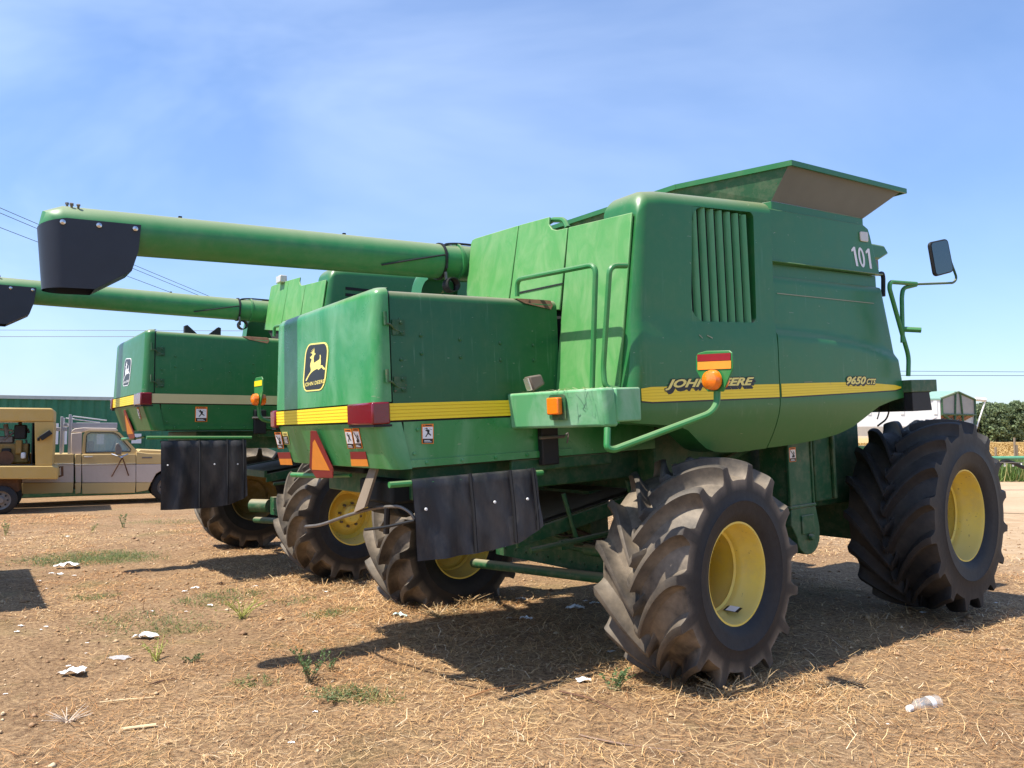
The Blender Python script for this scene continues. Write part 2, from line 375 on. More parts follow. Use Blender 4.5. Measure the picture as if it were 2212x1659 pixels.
def make_tyre(RO, W, RI, nl, lh):
    """tread rows run along the curved lugs so that every lug edge is crisp; the sidewall closes on the scalloped edge"""
    hw = W/2; Rc = RO-lh; pitch = 2*math.pi/nl; travel = .54
    ss = [-1, -.985, -.95] + list(np.linspace(-.9, .9, 37)) + [.95, .985, 1]
    ph_of = lambda t: travel*(1-(1-min(1, max(0, t)))**1.55)
    PROF = [(-1, 0, 1), (-1, .55, .22), (-1, .22, .60), (-1, .05, .97), (0, 0, 1), (1, .05, .97), (1, .28, .50), (1, .62, .14), (1, 1, .0)]
    rows = []; tr = []; per = 18; n = nl*per; rdm = random.Random(5); wear = [rdm.uniform(.93, 1.0) for _ in range(2*nl)]
    for u in ss:
        au_ = abs(u); row = []; t_ = []; base = Rc - .045*au_**3
        w_ = .066 + .020*au_; eL, eT = .150, .125
        for l in range(nl):
            for half in (0, 1):
                mine = (half == 1) == (u >= 0)
                amp = 1.0 if mine else sst((-au_+.16)/.12)
                if mine and au_ < .05 and False: amp = 1
                for (sg, f, h) in PROF:
                    if sg < 0: d = -(w_ + eL*f) if f < .99 else -(w_+eL)
                    elif sg > 0: d = w_ + eT*f
                    else: d = 0
                    if sg < 0 and f == 0: d = -(w_+eL); h = 0.0
                    hh = h*amp*wear[2*l+half]
                    ph = 2*math.pi*l/nl + (half*.5 + d)*pitch - ph_of(au_)
                    edge = 1 if au_ < .94 else (.99 if au_ < .98 else (.965 if au_ < .99 else .92))
                    rad = base + (lh + .012*au_)*hh*edge
                    row.append((rad*math.cos(ph), u*hw, rad*math.sin(ph))); t_.append(1-.55*hh)
        rows.append(row); tr += t_
    angs = lambda au_, k: None
    def ring(k, rad):
        out = []
        for p in (rows[-1] if k > 0 else rows[0]):
            a = math.atan2(p[2], p[0]); out.append((rad*math.cos(a), k*hw, rad*math.sin(a)))
        return out
    side = [(1.010, Rc-.12), (1.022, RI+(Rc-RI)*.50), (1.036, RI+(Rc-RI)*.47), (1.022, RI+(Rc-RI)*.44), (1.0, RI+.10), (.93, RI+.035), (.82, RI)]
    pre = [ring(-k, rad) for k, rad in side[::-1]]; post = [ring(k, rad) for k, rad in side]
    allr = pre + rows + post; tr = [0.0]*(len(pre)*n) + tr + [0.0]*(len(post)*n)
    vs = [p for r_ in allr for p in r_]; mb = MB()
    mb.add(vs, [(i*n+j, i*n+(j+1) % n, (i+1)*n+(j+1) % n, (i+1)*n+j) for i in range(len(allr)-1) for j in range(n)], 0, True)
    return mb, tr
def tyre_obj(mb, tr, mat, parent):
    o = mb.build('tyre', mat, parent, ang=33)
    at = o.data.attributes.new('tread', 'FLOAT', 'POINT'); at.data.foreach_set('value', tr); return o
TY = {'rear': make_tyre(.80, .70, .335, 15, .108), 'front': make_tyre(.925, .80, .415, 16, .104)}

def make_wheel(root, kind, side, c, mat, disc, spin=0, steer=0, tilt=0):
    RI, W = (.335, .72) if kind == 'rear' else (.415, .82)
    hub = MB(); hw = W/2*side                      # outer face towards side
    ax = (0, 1, 0); dsk = hw - disc*side
    hub.lathe([(dsk, RI-.02), (dsk-.02*side, RI*.75), (dsk+.03*side, RI*.55), (dsk+.03*side, .02), (dsk+.03*side, .001)], (0, 0, 0), ax, 40)
    hub.lathe([(dsk+.03*side, .12), (dsk+.10*side, .11), (dsk+.13*side, .08), (dsk+.13*side, .001)], (0, 0, 0), ax, 24)
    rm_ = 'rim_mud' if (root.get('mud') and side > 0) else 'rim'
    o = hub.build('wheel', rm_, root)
    o.location = c; o.rotation_euler = (tilt, spin, steer)
    mb, tr = TY[kind]; t = tyre_obj(mb, tr, mat, o)
    if side > 0: t.rotation_euler = (0, 0, 0); t.scale = (1, 1, 1)
    rim = MB(); q = W/2
    pr = [(-q*.83, RI+.035), (-q*.86, RI+.03), (-q*.86, RI+.008), (-q*.78, RI-.004), (-q*.5, RI-.012), (-q*.44, RI-.035), (-q*.30, RI-.040), (-q*.27, RI-.058), (-q*.24, RI-.040), (q*.44, RI-.035), (q*.5, RI-.012), (q*.78, RI-.004), (q*.86, RI+.008), (q*.86, RI+.03), (q*.83, RI+.035)]
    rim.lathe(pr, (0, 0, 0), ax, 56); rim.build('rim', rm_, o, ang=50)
    if kind == 'rear' and side < 0 and disc > .5:
        b = MB(); rb = RI-.046
        for (a0, mi) in ((R(-62), 0),):
            q = [(rb*math.cos(a0+da), yy, rb*math.sin(a0+da)) for da, yy in ((-.12, hw+.10), (.12, hw+.10), (.12, hw+.22), (-.12, hw+.22))]
            b.add(q, [(0, 1, 2, 3)], 0); q2 = [(p[0]*.985, p[1]+(.02 if i < 2 else -.02), p[2]*.985) for i, p in enumerate(q)]; b.add(q2, [(0, 1, 2, 3)], 1)
        b.build('wheel_sticker', ['black_decal', 'white_decal'], o)
    for k in range(8):
        a = 2*math.pi*k/8; b = MB(); rb = RI*.42
        b.lathe([(dsk+.03*side, .017), (dsk+.062*side, .017), (dsk+.062*side, .001)], (rb*math.cos(a), 0, rb*math.sin(a)), ax, 6)
        b.build('bolt', 'steel', o)
    return o

def sticker(parent, q, style, nrm):
    """warning sticker on a face: q = BL,BR,TR,TL 3D corners"""
    q = [Vector(p) for p in q]; mb = MB(); e = nrm
    def P(u, v, k): return Vector(bil(q, u, v)) + e*k
    def Q(u0, v0, u1, v1, k, mi): mb.add([P(u0, v0, k), P(u1, v0, k), P(u1, v1, k), P(u0, v1, k)], [(0, 1, 2, 3)], mi)
    hd = 2 if style != 'caution' else 3
    mb.plate([P(0, 0, 0), P(1, 0, 0), P(1, 1, 0), P(0, 1, 0)], e*.0015, hd)
    if style == 'caution':
        Q(.06, .03, .94, .68, .003, 1)
        for k in range(5): Q(.18, .12+.11*k, .82-.1*(k % 2), .16+.11*k, .0045, 0)
        Q(.2, .80, .85, .88, .003, 1)
    else:
        Q(.07, .26, .93, .85, .003, 0); Q(.07, .03, .93, .25, .003, 1)
        for k in range(2): Q(.18, .08+.07*k, .80-.12*k, .11+.07*k, .0045, 0)
        Q(.30, .90, .85, .95, .003, 1)
        mb.add([P(.12, .885, .003), P(.24, .885, .003), P(.18, .965, .003)], [(0, 1, 2)], 1)
        if style == 'run':
            body = [(.55, .72), (.66, .66), (.60, .55), (.78, .44), (.74, .40), (.52, .50), (.34, .33), (.28, .36), (.46, .54), (.44, .62), (.30, .66), (.31, .70)]
            mb.add([P(u, v, .0045) for u, v in body], [list(range(len(body)))], 1)
            hd_ = [(.42+.07*math.cos(a*.785), .755+.04*math.sin(a*.785)) for a in range(8)]; mb.add([P(u, v, .0045) for u, v in hd_], [list(range(8))], 1)
            for a, b in (((.20, .72), (.40, .80)), ((.60, .74), (.85, .70))):
                mb.add([P(a[0], a[1], .0045), P(b[0], b[1], .0045), P(b[0], b[1]+.018, .0045), P(a[0], a[1]+.018, .0045)], [(0, 1, 2, 3)], 1)
        else:
            bl = [(.12, .80), (.20, .82), (.62, .50), (.55, .46)]; mb.add([P(u, v, .0045) for u, v in bl], [[0, 1, 2, 3]], 1)
            hn = [(.38, .30), (.75, .30), (.80, .42), (.70, .50), (.78, .60), (.74, .62), (.62, .52), (.50, .46), (.36, .40)]; mb.add([P(u, v, .0045) for u, v in hn], [list(range(len(hn)))], 1)
            fg = [(.55, .62), (.62, .75), (.66, .73), (.64, .60), (.74, .68), (.76, .65), (.64, .56)]; mb.add([P(u, v, .0045) for u, v in fg], [list(range(len(fg)))], 1)
    return mb.build('warning_sticker', ['white_decal', 'black_decal', 'orange_decal', 'yellow_decal'], parent, ang=10)

DEER = [(515,325),(520,350),(519,386),(530,388),(532,400),(521,408),(516,422),(511,440),(514,478),(513,495),(545,475),(574,455),(579,430),(577,410),(584,404),(590,420),(588,450),(590,470),(589,500),(585,520),(608,520),(616,536),(632,550),(636,564),(625,570),(612,563),(598,543),(578,560),(560,572),(553,558),(530,568),(505,584),(482,607),(463,632),(447,665),(433,692),(423,690),(428,672),(446,640),(460,615),(477,590),(481,568),(474,530),(476,500),(487,470),(489,452),(474,446),(472,434),(487,420),(499,404),(497,394),(480,388),(478,381),(497,381),(489,362),(492,357),(503,376),(507,380),(500,347),(505,343),(512,368)]

def build_combine(M, variant, name_label):
    root = thing('combine_harvester', name_label, 'combine harvester', M, 'parked combine harvesters')
    v2 = variant == 2
    G_HOOD = 'green_hood' if not v2 else 'green_side'
    # ---- rear hood -------------------------------------------------
    mb = MB(); rows = []
    def hood_xr(z): return -2.207 + .03*(z-2.073)/.761
    for z in (2.088, 2.10, 2.3, 2.5, 2.7, 2.775): rows.append(u_ring(z, hood_xr(z), YR, YL-.04*(z-2.08), -2.085, .065))
    for k in range(1, 6):
        a = R(90*k/5); ins = .06*(1-math.cos(a)); rows.append(u_ring(2.775+.06*math.sin(a), hood_xr(2.8)+ins, YR+ins, YL-.03-ins, -2.085, .065))
    loft_u(mb, rows, True, True)
    hood = mb.build('rear_hood', G_HOOD, root, ang=45)
    mb = MB(); rows = []
    prof = [(YR+.012, 1.97), (YR+.012, 2.755)] + [(YR+.012+.055*(1-math.cos(R(a))), 2.755+.06*math.sin(R(a))) for a in (20, 45, 70, 90)]
    prof += [(YL-.07-.055*math.cos(R(a)) , 2.755+.06*math.sin(R(a))) for a in (90, 70, 45, 20)] + [(YL-.01, 2.755), (YL-.01, 1.97)]
    mb.prism(prof, lambda p, d: (d, p[0], p[1]), -2.07, -.70 if not v2 else -.38)
    for xx, zz in ((-1.85, 2.52), (-1.55, 2.50), (-1.22, 2.48), (-1.85, 2.40), (-1.55, 2.38), (-1.22, 2.36), (-.93, 2.47), (-.93, 2.36), (-2.0, 2.36), (-2.0, 2.62)):
        mb.lathe([(0, .013), (.008, .011), (.011, .001)], (xx, YR+.012, zz), (0, -1, 0), 8)
    hs = mb.build('hood_side', 'green' if not v2 else 'green_side', root, ang=40)
    mb = MB(); mb.box((-2.085, YR+.02, 2.0), (-2.07, YL-.05, 2.80)); mb.build('seal', 'black', hs)
    # worn patch at the front end of the hood edge
    mb = MB()
    qs = [(-.98, YR+.010), (-.74, YR+.010)]
    mb.add([(-.99, YR+.003, 2.775), (-.76, YR+.003, 2.74), (-.74, YR+.003, 2.77), (-.74, YR+.030, 2.812), (-.74, YR+.09, 2.824), (-1.07, YR+.09, 2.824), (-1.06, YR+.03, 2.812)], [[0, 1, 2, 3, 6], [3, 4, 5, 6]], 0)
    mb.build('bare_patch', 'rust', hs)
    # hinges
    for z in (2.61, 2.24):
        mb = MB(); mb.tube([(-2.12, YR-.022, z-.03), (-2.12, YR-.022, z+.055)], .011, 8)
        mb.tube(rnd_path([(-2.12, YR-.022, z-.02), (-2.08, YR-.018, z-.025), (-2.04, YR+.008, z-.06), (-1.98, YR+.006, z-.07)], .03), .007, 6)
        mb.plate([(-2.06, YR+.008, z-.09), (-1.97, YR+.008, z-.09), (-1.97, YR+.008, z+.01), (-2.06, YR+.008, z+.01)], Vector((0, -.006, 0)))
        for dz in (-.075, -.01): mb.lathe([(0, .012), (.012, .010), (.014, .001)], (-2.0, YR+.002, z+dz), (0, -1, 0), 8)
        mb.build('hinge', 'green_dark', hood)
    # belt: dark channel, yellow or cream mouldings
    mb = MB(); mb.prism([(-2.185, YR+.02), (-2.185, YL-.02), (-.75, YL-.02), (-.75, YR+.02)], lambda p, d: (p[0], p[1], d), 1.945, 2.095)
    belt = mb.build('belt_channel', 'black', root)
    yb = [(-2.213, -.52), (-2.213, .985)]
    mb = MB(); nr = 9
    for k in range(nr):
        z0, z1 = groove(1.968, .109, k); e = .0 if k % 2 == 0 else .003
        mb.box((-2.212+e, yb[0][1], z0), (-2.18, yb[1][1], z1), k % 2)
    mb.build('rear_moulding', ['yellow', 'yellow_line'], belt)
    mb = MB(); sidem = 'cream' if v2 else 'yellow'
    for k in range(nr):
        z0, z1 = groove(1.968, .109, k); e = 0 if k % 2 == 0 else .003
        mb.box((-2.13, YR-.002+e, z0), (-.9 if not v2 else -.60, YR+.03, z1), k % 2)
    mb.build('side_moulding', [sidem, sidem if v2 else 'yellow_line'], belt)
    for (y0, y1, sd) in ((YR-.012, -.525, -1), (.985, 1.10, 1)):
        mb = MB()
        mb.box((-2.228, y0, 1.945), (-2.10 if sd < 0 else -2.0, y1, 2.088))
        o = mb.build('tail_lamp', 'red_lens', belt, bevel=.012)
        mb = MB(); mb.box((-2.218, y0+.004, 1.93), (-2.09, y1-.004, 1.944)); mb.build('lamp_gasket', 'black', o)
    # lower skirt
    mb = MB(); rows = []
    for z in (1.650, 1.655, 1.75, 1.85, 1.94, 1.955):
        t = (1.955-z)/.301; x = -2.2+.10*t; rows.append(u_ring(z, x+(.012 if z == 1.65 else 0), YR-.012*t, YL-.02-.05*t, -2.02+.06*t, .06))
    loft_u(mb, rows, True, True)
    mb.box((-2.0, YR+.01, 1.655), (.25, YR+.05, 1.955)); mb.box((-2.0, YL-.06, 1.655), (.25, YL-.03, 1.955))
    mb.box((-2.0, YR-.008, 1.658), (-.62, YR+.01, 1.705))
    for xx, zz in [(-1.85+.27*k, 1.682) for k in range(5)] + [(-1.9, 1.90), (-1.93, 1.745), (-.80, 1.90), (-.79, 1.80), (-.8, 1.74)]:
        mb.lathe([(0, .013), (.01, .011), (.012, .001)], (xx, YR-.008 if zz < 1.71 else YR+.01, zz), (0, -1, 0), 8)
    skirt = mb.build('rear_skirt', G_HOOD if v2 else 'green_hood', root, ang=40)
    # logo plate on the hood
    plate_q = [c7(388, 812), c7(632, 790), c7(687, 262), c7(428, 290)]
    if v2: plate_q = [c7(400, 800), c7(640, 780), c7(685, 265), c7(432, 285)]
    q3 = [up_pt(*p, .002) for p in plate_q]
    mb = MB(); mb.plate(rquad(q3, .22, 5), N_UP*.002, 0)
    ins = [Vector(bil(q3, u, v)) + N_UP*.0025 for u, v in ((.055, .032), (.945, .032), (.945, .968), (.055, .968))]
    mb.plate(rquad(ins, .20, 5), N_UP*.001, 1)
    mb.add([up_pt(*c7(*p), .0065) for p in DEER], [list(range(len(DEER)))], 0)
    tv, tf = text_geo('JOHN DEERE', 0, .014, 1.05)
    tq = [c7(408, 770), c7(626, 724), c7(629, 671), c7(411, 714)]
    mb.add([up_pt(*bil(tq, u, v), .0068) for u, v in tv], tf, 0)
    mb.build('logo_plate', ['white_decal' if v2 else 'yellow_decal', 'black_decal'], hood, ang=10)
    # stickers and reflectors on the skirt
    if not v2:
        for qd, st in (([(885, 1428), (962, 1428), (922, 1215), (845, 1212)], 'run'), ([(973, 1424), (1048, 1424), (1003, 1207), (931, 1207)], 'hand'),
                       ([(127, 1430), (190, 1428), (155, 1248), (85, 1250)], 'hand'), ([(200, 1382), (254, 1380), (225, 1247), (168, 1247)], 'caution')):
            sticker(skirt, [lo_pt(*c7(*p), .003) for p in qd], st, N_LO)
    else:
        sticker(skirt, [lo_pt(*c7(*p), .003) for p in [(973, 1424), (1048, 1424), (1003, 1207), (931, 1207)]], 'hand', N_LO)
        sticker(skirt, [lo_pt(*c7(*p), .003) for p in [(500, 1424), (560, 1424), (520, 1230), (460, 1230)]], 'run', N_LO)
    for qd in ([(925, 1617), (1110, 1620), (1078, 1462), (908, 1464)], [(152, 1603), (283, 1605), (255, 1467), (118, 1470)]):
        if v2: continue
        q = [lo_pt(*c7(*p), .003) for p in qd]; mb = MB()
        mb.plate([bil(q, 0, .5), bil(q, 1, .5), bil(q, 1, 1), bil(q, 0, 1)], N_LO*.002, 0)
        mb.plate([bil(q, 0, 0), bil(q, 1, 0), bil(q, 1, .49), bil(q, 0, .49)], N_LO*.002, 1)
        mb.build('reflector', ['red_refl', 'orange_refl'], skirt)
    if not v2:
        sticker(skirt, [Yp(*c2(*p), YR+.006) for p in [(1122, 1102), (1190, 1102), (1190, 986), (1120, 988)]], 'run', Vector((0, -1, 0)))
    else:
        x0 = -1.62
        sticker(skirt, [(x0, YR+.006, 1.75), (x0+.14, YR+.006, 1.75), (x0+.14, YR+.006, 1.93), (x0, YR+.006, 1.93)], 'run', Vector((0, -1, 0)))
    # slow moving vehicle triangle
    mb = MB()
    tri = [c2(*p) for p in ((472, 1240), (512, 1300), (608, 1300), (610, 1245), (510, 1028), (478, 1026))]
    mb.plate([lo_pt(*p, .020) for p in tri], N_LO*.004, 0)
    mb.plate([lo_pt(*c2(*p), .0245) for p in ((484, 1252), (588, 1257), (500, 1078), (490, 1095))], N_LO*.002, 1)
    mb.plate([lo_pt(*c2(*p), .0245) for p in ((500, 1262), (604, 1262), (606, 1292), (514, 1294))], N_LO*.002, 2)
    mb.plate([lo_pt(*c2(*p), .0245) for p in ((592, 1246), (607, 1242), (512, 1034), (500, 1050))], N_LO*.002, 2)
    mb.plate([lo_pt(*c2(*p), .0) for p in ((500, 1100), (540, 1100), (540, 1230), (500, 1230))], N_LO*.019, 3)
    mb.build('slow_vehicle_triangle', ['red_refl', 'orange_refl', 'red_refl', 'steel'], skirt)
    # ---- chassis and separator body ---------------------------------
    mb = MB()
    mb.box((-1.85, -.70, 1.42), (2.9, .80, 1.64)); mb.box((-.40, -1.3, 1.95), (2.4, 1.3, 2.9)); mb.box((.25, -.9, 1.2), (2.6, .95, 1.95))
    mb.box((1.9, -.80, .95), (3.3, .80, 2.4)); mb.box((1.75, -1.05, 1.05), (2.5, -.80, 1.95))
    for xx in (1.8, 2.1, 2.4): mb.box((xx, -1.09, 1.06), (xx+.03, -1.05, 1.94))
    mb.box((-1.15, YR+.03, 1.56), (-.2, YR+.07, 1.65))
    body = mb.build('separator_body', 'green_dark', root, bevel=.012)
    mb = MB(); mb.box((-1.86, -.72, 1.655), (.2, .85, 1.94)); mb.box((-.45, -1.42, 1.90), (2.35, -1.32, 2.95)); mb.build('inner_liner', 'dark', body)
    # sloping grain pan under the body
    mb = MB(); mb.add([(-.95, -.62, 1.12), (.9, -.62, 1.42), (.9, .7, 1.42), (-.95, .7, 1.12)], [(0, 1, 2, 3)]); mb.add([(-.95, -.62, 1.09), (.9, -.62, 1.39), (.9, .7, 1.39), (-.95, .7, 1.09)], [(3, 2, 1, 0)])
    pan = mb.build('grain_pan', 'plank', body)
    mb = MB(); mb.plate([(-.97, -.66, .98), (.9, -.66, 1.26), (.9, -.66, 1.385), (-.97, -.66, 1.085)], Vector((0, .03, 0))); mb.plate([(-.97, .70, .98), (.9, .70, 1.26), (.9, .70, 1.44), (-.97, .70, 1.13)], Vector((0, .03, 0)))
    mb.box((-1.0, -.66, 1.04), (-.96, .73, 1.13)); mb.build('pan_side', 'green_dark', body, bevel=.006)
    mb = MB()
    for (x, z, rad, y) in ((.75, 1.30, .20, -.86),):
        mb.lathe([(0, .02), (0, rad*.8), (.02, rad), (.045, rad*.86), (.07, rad), (.09, rad*.8), (.09, .02)], (x, y, z), (0, -1, 0), 24)
    pl_ = mb.build('pulley', 'green_dark', body)
    mb = MB(); mb.tube([(-.9, -.72, .96), (.2, -.75, 1.02)], .022, 8); mb.tube([(-.55, -.70, 1.35), (-.45, -.72, .98)], .018, 8); mb.tube([(.1, -.72, 1.40), (.18, -.75, 1.0)], .018, 8); mb.box((-.62, -.74, .93), (-.50, -.69, 1.0)); mb.tube([(.25, -.9, 1.25), (1.3, -1.0, 1.60)], .03, 8); mb.build('linkage', 'green_dark', body)
    # clean-grain elevator between the wheels
    e0, e1 = Yp(1702, 968, -1.35), Yp(1759, 1084, -1.35)
    mb = MB(); ex0, ex1 = 1.36, 1.66
    mb.box((ex0, -1.35, 1.10), (ex1, -1.05, 2.0)); mb.box((ex0-.03, -1.37, 1.085), (ex1+.03, -1.03, 1.11)); mb.box((ex0-.02, -1.365, 1.11), (ex0, -1.335, 1.98)); mb.box((ex1, -1.365, 1.11), (ex1+.02, -1.335, 1.98))
    pts = [(ex0-.01, 1.084), (ex1+.03, 1.084), (ex1+.07, .90)] + [(1.57+.16*math.cos(R(a)), .84+.16*math.sin(R(a))) for a in range(0, -181, -20)] + [(ex0-.02, .95)]
    mb.prism(pts, lambda p, d: (p[0], d, p[1]), -1.36, -1.08)
    mb.box((1.47, -1.375, .86), (1.64, -1.361, 1.02)); mb.lathe([(0, .03), (.03, .025), (.032, .001)], (1.57, -1.375, .83), (0, -1, 0), 10)
    el = mb.build('grain_elevator', 'green_dark', root, bevel=.008)
    if not v2: sticker(el, [(ex0+.01, -1.352, 1.48), (ex0+.10, -1.352, 1.48), (ex0+.10, -1.352, 1.60), (ex0+.01, -1.352, 1.60)], 'hand', Vector((0, -1, 0)))
    # ---- engine deck wall (rear facing) -----------------------------
    W0 = Vector((-.74, 0, 2.1)); WN = Vector((-1.2, 0, .15)).normalized()
    def wl(x, y, e=0.0): return onplane(x, y, W0+WN*e, WN)
    mw = 'green_faded'
    def wall_plate(name, px, par=root, th=-.02, e=.0):
        mb = MB(); mb.plate([wl(*p, e) for p in px], WN*th); return mb.build(name, mw, par, bevel=.006)
    pA = [c3(46, 1030), c3(328, 1030), c3(398, 476), c3(120, 560), c3(100, 570), c3(90, 592)]
    nt_ = [c3(600 + 62 - 62*math.cos(R(a)), 445 + 62*math.sin(R(a))) for a in (0, 30, 60, 90)]
    pB = [c3(335, 1030), c3(668, 1030), c3(719, 492), c3(650, 507), c3(618, 500), c3(598, 470), c3(601, 420), c3(404, 474)]
    pC = [c3(640, 1560), c3(1054, 1560), c3(1140, 391), c3(727, 489)]
    mb = MB()
    dk = [wl(*p, -.03) for p in (c3(60, 1000), c3(640, 1560), c3(1090, 1560), c3(1140, 396), c3(725, 500), c3(590, 520), c3(120, 575), c3(95, 600))]
    mb.plate(dk, Vector((.06, 0, 0)))
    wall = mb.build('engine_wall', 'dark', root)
    for p in (pA, pB): wall_plate('engine_panel', p, wall)
    cp = wall_plate('engine_panel', pC, wall)
    mb = MB(); mb.plate([wl(*c3(*p), .003) for p in ((405, 912), (690, 852), (690, 860), (405, 922))], WN*.004); mb.build('panel_seam', 'black', wall)
    # body of the engine deck behind the wall
    tl, tr_ = wl(*c3(110, 575), -.05), wl(*c3(1130, 400), -.05)
    mb = MB(); secs = []
    yl_, yr_ = tl.y-.02, -1.5
    mb.add([(-.50, yl_, 2.7), (-.50, yr_, 2.0), (-.50, yr_, tr_.z-.03), (-.53, yl_, tl.z-.03), (.75, yl_, 2.7), (.75, yr_, 2.0), (.75, yr_, tr_.z+.02), (.75, yl_, tl.z-.03)],
           [(0, 1, 2, 3), (4, 7, 6, 5), (3, 2, 6, 7), (0, 3, 7, 4), (1, 5, 6, 2), (0, 4, 5, 1)])
    mb.build('engine_deck', 'green_side', root, bevel=.03)
    # filler neck hoop seen in the notch
    mb = MB(); a0, a1 = wl(*c3(603, 455), -.06), wl(*c3(722, 492), -.06)
    h0 = wl(*c3(625, 440), -.06); h1 = wl(*c3(700, 440), -.06)
    mb.tube(rnd_path([a0, h0, h1, a1], .08), .022, 8)
    if not v2: mb.build('grab_hoop', 'green_tube', wall)
    # lower right corner sheet under panels
    # ---- side panels -------------------------------------------------
    def rowsR(u):
        Xb = u
        out = []
        t = (Xb+.74)/(.815+.74)
        zb = lerp_poly(BOT_R, Xb)
        for k in range(8):
            z = zb + (BELT-zb)*k/8; out.append((Xb, y_R(Xb, z), z))
        Xt = -.555*(1-t) + .852*t
        ztb = 3.50 + .052*(Xt+.5); d = max(0, Xt+.555); zt = ztb - rr(d, .15)
        for v in VR:
            z = BELT + (zt-BELT)*v; X = Xb + (Xt-Xb)*v
            out.append((X, y_R(X, z, zt), z))
        return out
    VR = sorted(set([0, .05, .1, .16, .22, .28, .33, .3935, .45, .55, .65, .75, .85, .9285] + [1-.083*(1-math.cos(R(a))) for a in (0, 20, 35, 50, 65, 78, 90)]))
    UR = sorted(set([-.74 + .10*(1-math.cos(R(a))) for a in (0, 15, 30, 45, 60, 75, 90)] + [-.5, -.4, -.3, -.2, HX0, 0, .1, .2, .3, .4, .5, HX1, .65, .72, .78, .805, .815]))
    i0, i1 = UR.index(HX0), UR.index(HX1); j0, j1 = 8+VR.index(.3935), 8+VR.index(.9285)
    mb, G = grid_panel(UR, rowsR, None if v2 else (i0, i1, j0, j1), lip=.09, back=.22)
    cR = [G[i0][j0], G[i1][j0], G[i1][j1], G[i0][j1]]
    sp = mb.build('side_panel', 'green_side', root, ang=50)
    if not v2:
        # rounded corners of the louvre opening
        rad = (.15, .05, .05, .10)
        for k, (p, sx, sz) in enumerate(((cR[0], 1, 1), (cR[1], -1, 1), (cR[2], -1, -1), (cR[3], 1, -1))):
            r_ = rad[k]; c = (p[0]+sx*r_, p[2]+sz*r_)
            arc = [(c[0]-sx*r_*math.cos(R(a)), c[1]-sz*r_*math.sin(R(a))) for a in range(0, 91, 15)]
            out = [(p[0], p[2])] + arc
            mb = MB(); mb.plate([(q[0], p[1]+.0005, q[1]) for q in out], Vector((0, .085, 0))); mb.build('louvre_corner', 'green_side', sp)
        mb = MB(); mb.box((HX0-.03, -1.558, HZ0-.03), (HX1+.04, -1.53, HZ1+.06)); lb = mb.build('louvre_screen', 'dark', sp)
        nvn = 8
        for k in range(nvn):
            x0 = HX0 + .034 + (HX1-HX0-.01)*k/nvn; mb = MB(); st = []
            for (dx, dy) in ((.004, .050), (.009, .036), (.016, .025), (.027, .018), (.042, .015)): st.append((x0+dx, -1.690+dy))
            st2 = [(a+.006, b+.006) for a, b in st][::-1]
            mb.prism(st+st2, lambda p, d: (p[0], p[1], d), HZ0-.005, HZ1+.02); mb.build('louvre', 'louvre_paint', sp, ang=60)
    else:
        for k in range(3):
            mb = MB(); z = 3.05+.08*k; mb.box((-.35, -1.69, z), (.75, -1.66, z+.035)); mb.build('louvre_slot', 'dark', sp)
    def rowsF(u):
        zb = lerp_poly(BOT_F, u); zm = max(BELT, zb+.03); out = []
        t = (u-.825)/(2.60-.825)
        for k in range(8):
            z = zb+(zm-zb)*k/8; X = u; out.append((X, y_F(min(X, front_x(z)), z), z))
        Xt = .85*(1-t) + 2.425*t; zt = 2.979+.004*t - rr(max(0, 2.425-Xt), .06)
        for k in range(31):
            v = k/30; z = zm+(zt-zm)*v; X = u+(Xt-u)*v; out.append((X, y_F(X, z), z))
        return out
    UF = [.825, .835, .85] + [.9+.1*k for k in range(16)] + [2.45, 2.5, 2.54, 2.57, 2.585, 2.595, 2.60]
    mb, GF = grid_panel(UF, rowsF, back=.2)
    fp = mb.build('front_side_panel', 'green_side', root, ang=50)
    for pnl in (sp, fp):       # the same shields on the far flank
        o = pnl.copy(); o.data = pnl.data; col.objects.link(o); o.parent = root; o.scale = (1, -1, 1)
    mb = MB(); mb.box((.806, -1.66, 1.95), (.834, -1.55, 2.97)); mb.build('panel_gap', 'black', sp)
    # stripes printed along the shields
    def strip(par, xs, zt_fn, zb_fn, yf, nm='side_stripe'):
        mb = MB(); nrw = 9 if not v2 else 1
        def pt(x, z): return (x, yf(x, z)-.004, z)
        for k in range(nrw):
            f0, f1 = groove(0, 1, k) if nrw > 1 else (0, 1)
            vs = []; 
            for x in xs:
                a, b = zb_fn(x), zt_fn(x); vs += [pt(x, a+(b-a)*f0), pt(x, a+(b-a)*f1)]
            mb.add(vs, [(2*i, 2*i+2, 2*i+3, 2*i+1) for i in range(len(xs)-1)], 0 if k % 2 == 0 else 1, True)
        vs = []
        for x in xs: vs += [(x, yf(x, zb_fn(x))-.003, zb_fn(x)-.010), (x, yf(x, zb_fn(x))-.003, zb_fn(x)+.002)]
        mb.add(vs, [(2*i, 2*i+2, 2*i+3, 2*i+1) for i in range(len(xs)-1)], 2)
        return mb.build(nm, ['cream' if v2 else 'yellow', 'yellow_line', 'black_decal'], par)
    a, b = S(1377, 836.6), S(1687, 829.5); c, d = S(1377, 869.6), S(1687, 857.5)
    xs = list(np.linspace(-.645, .812, 16))
    strip(sp, xs, lambda x: lerp_poly([a, b], x) - rr(x+.648, .02), lambda x: lerp_poly([c, d], x) + rr(x+.648, .02), y_R)
    a2 = [S(*p) for p in ((1690, 829), (1760, 827), (1832, 825.5), (1900, 829), (1935, 832), (1946, 835.5))]; b2 = [S(*p) for p in ((1690, 857.3), (1832, 849), (1935, 842.5), (1946, 838.5))]
    strip(fp, list(np.linspace(.838, b2[-1][0], 18)), lambda x: lerp_poly(a2, x), lambda x: lerp_poly(b2, x), y_F)
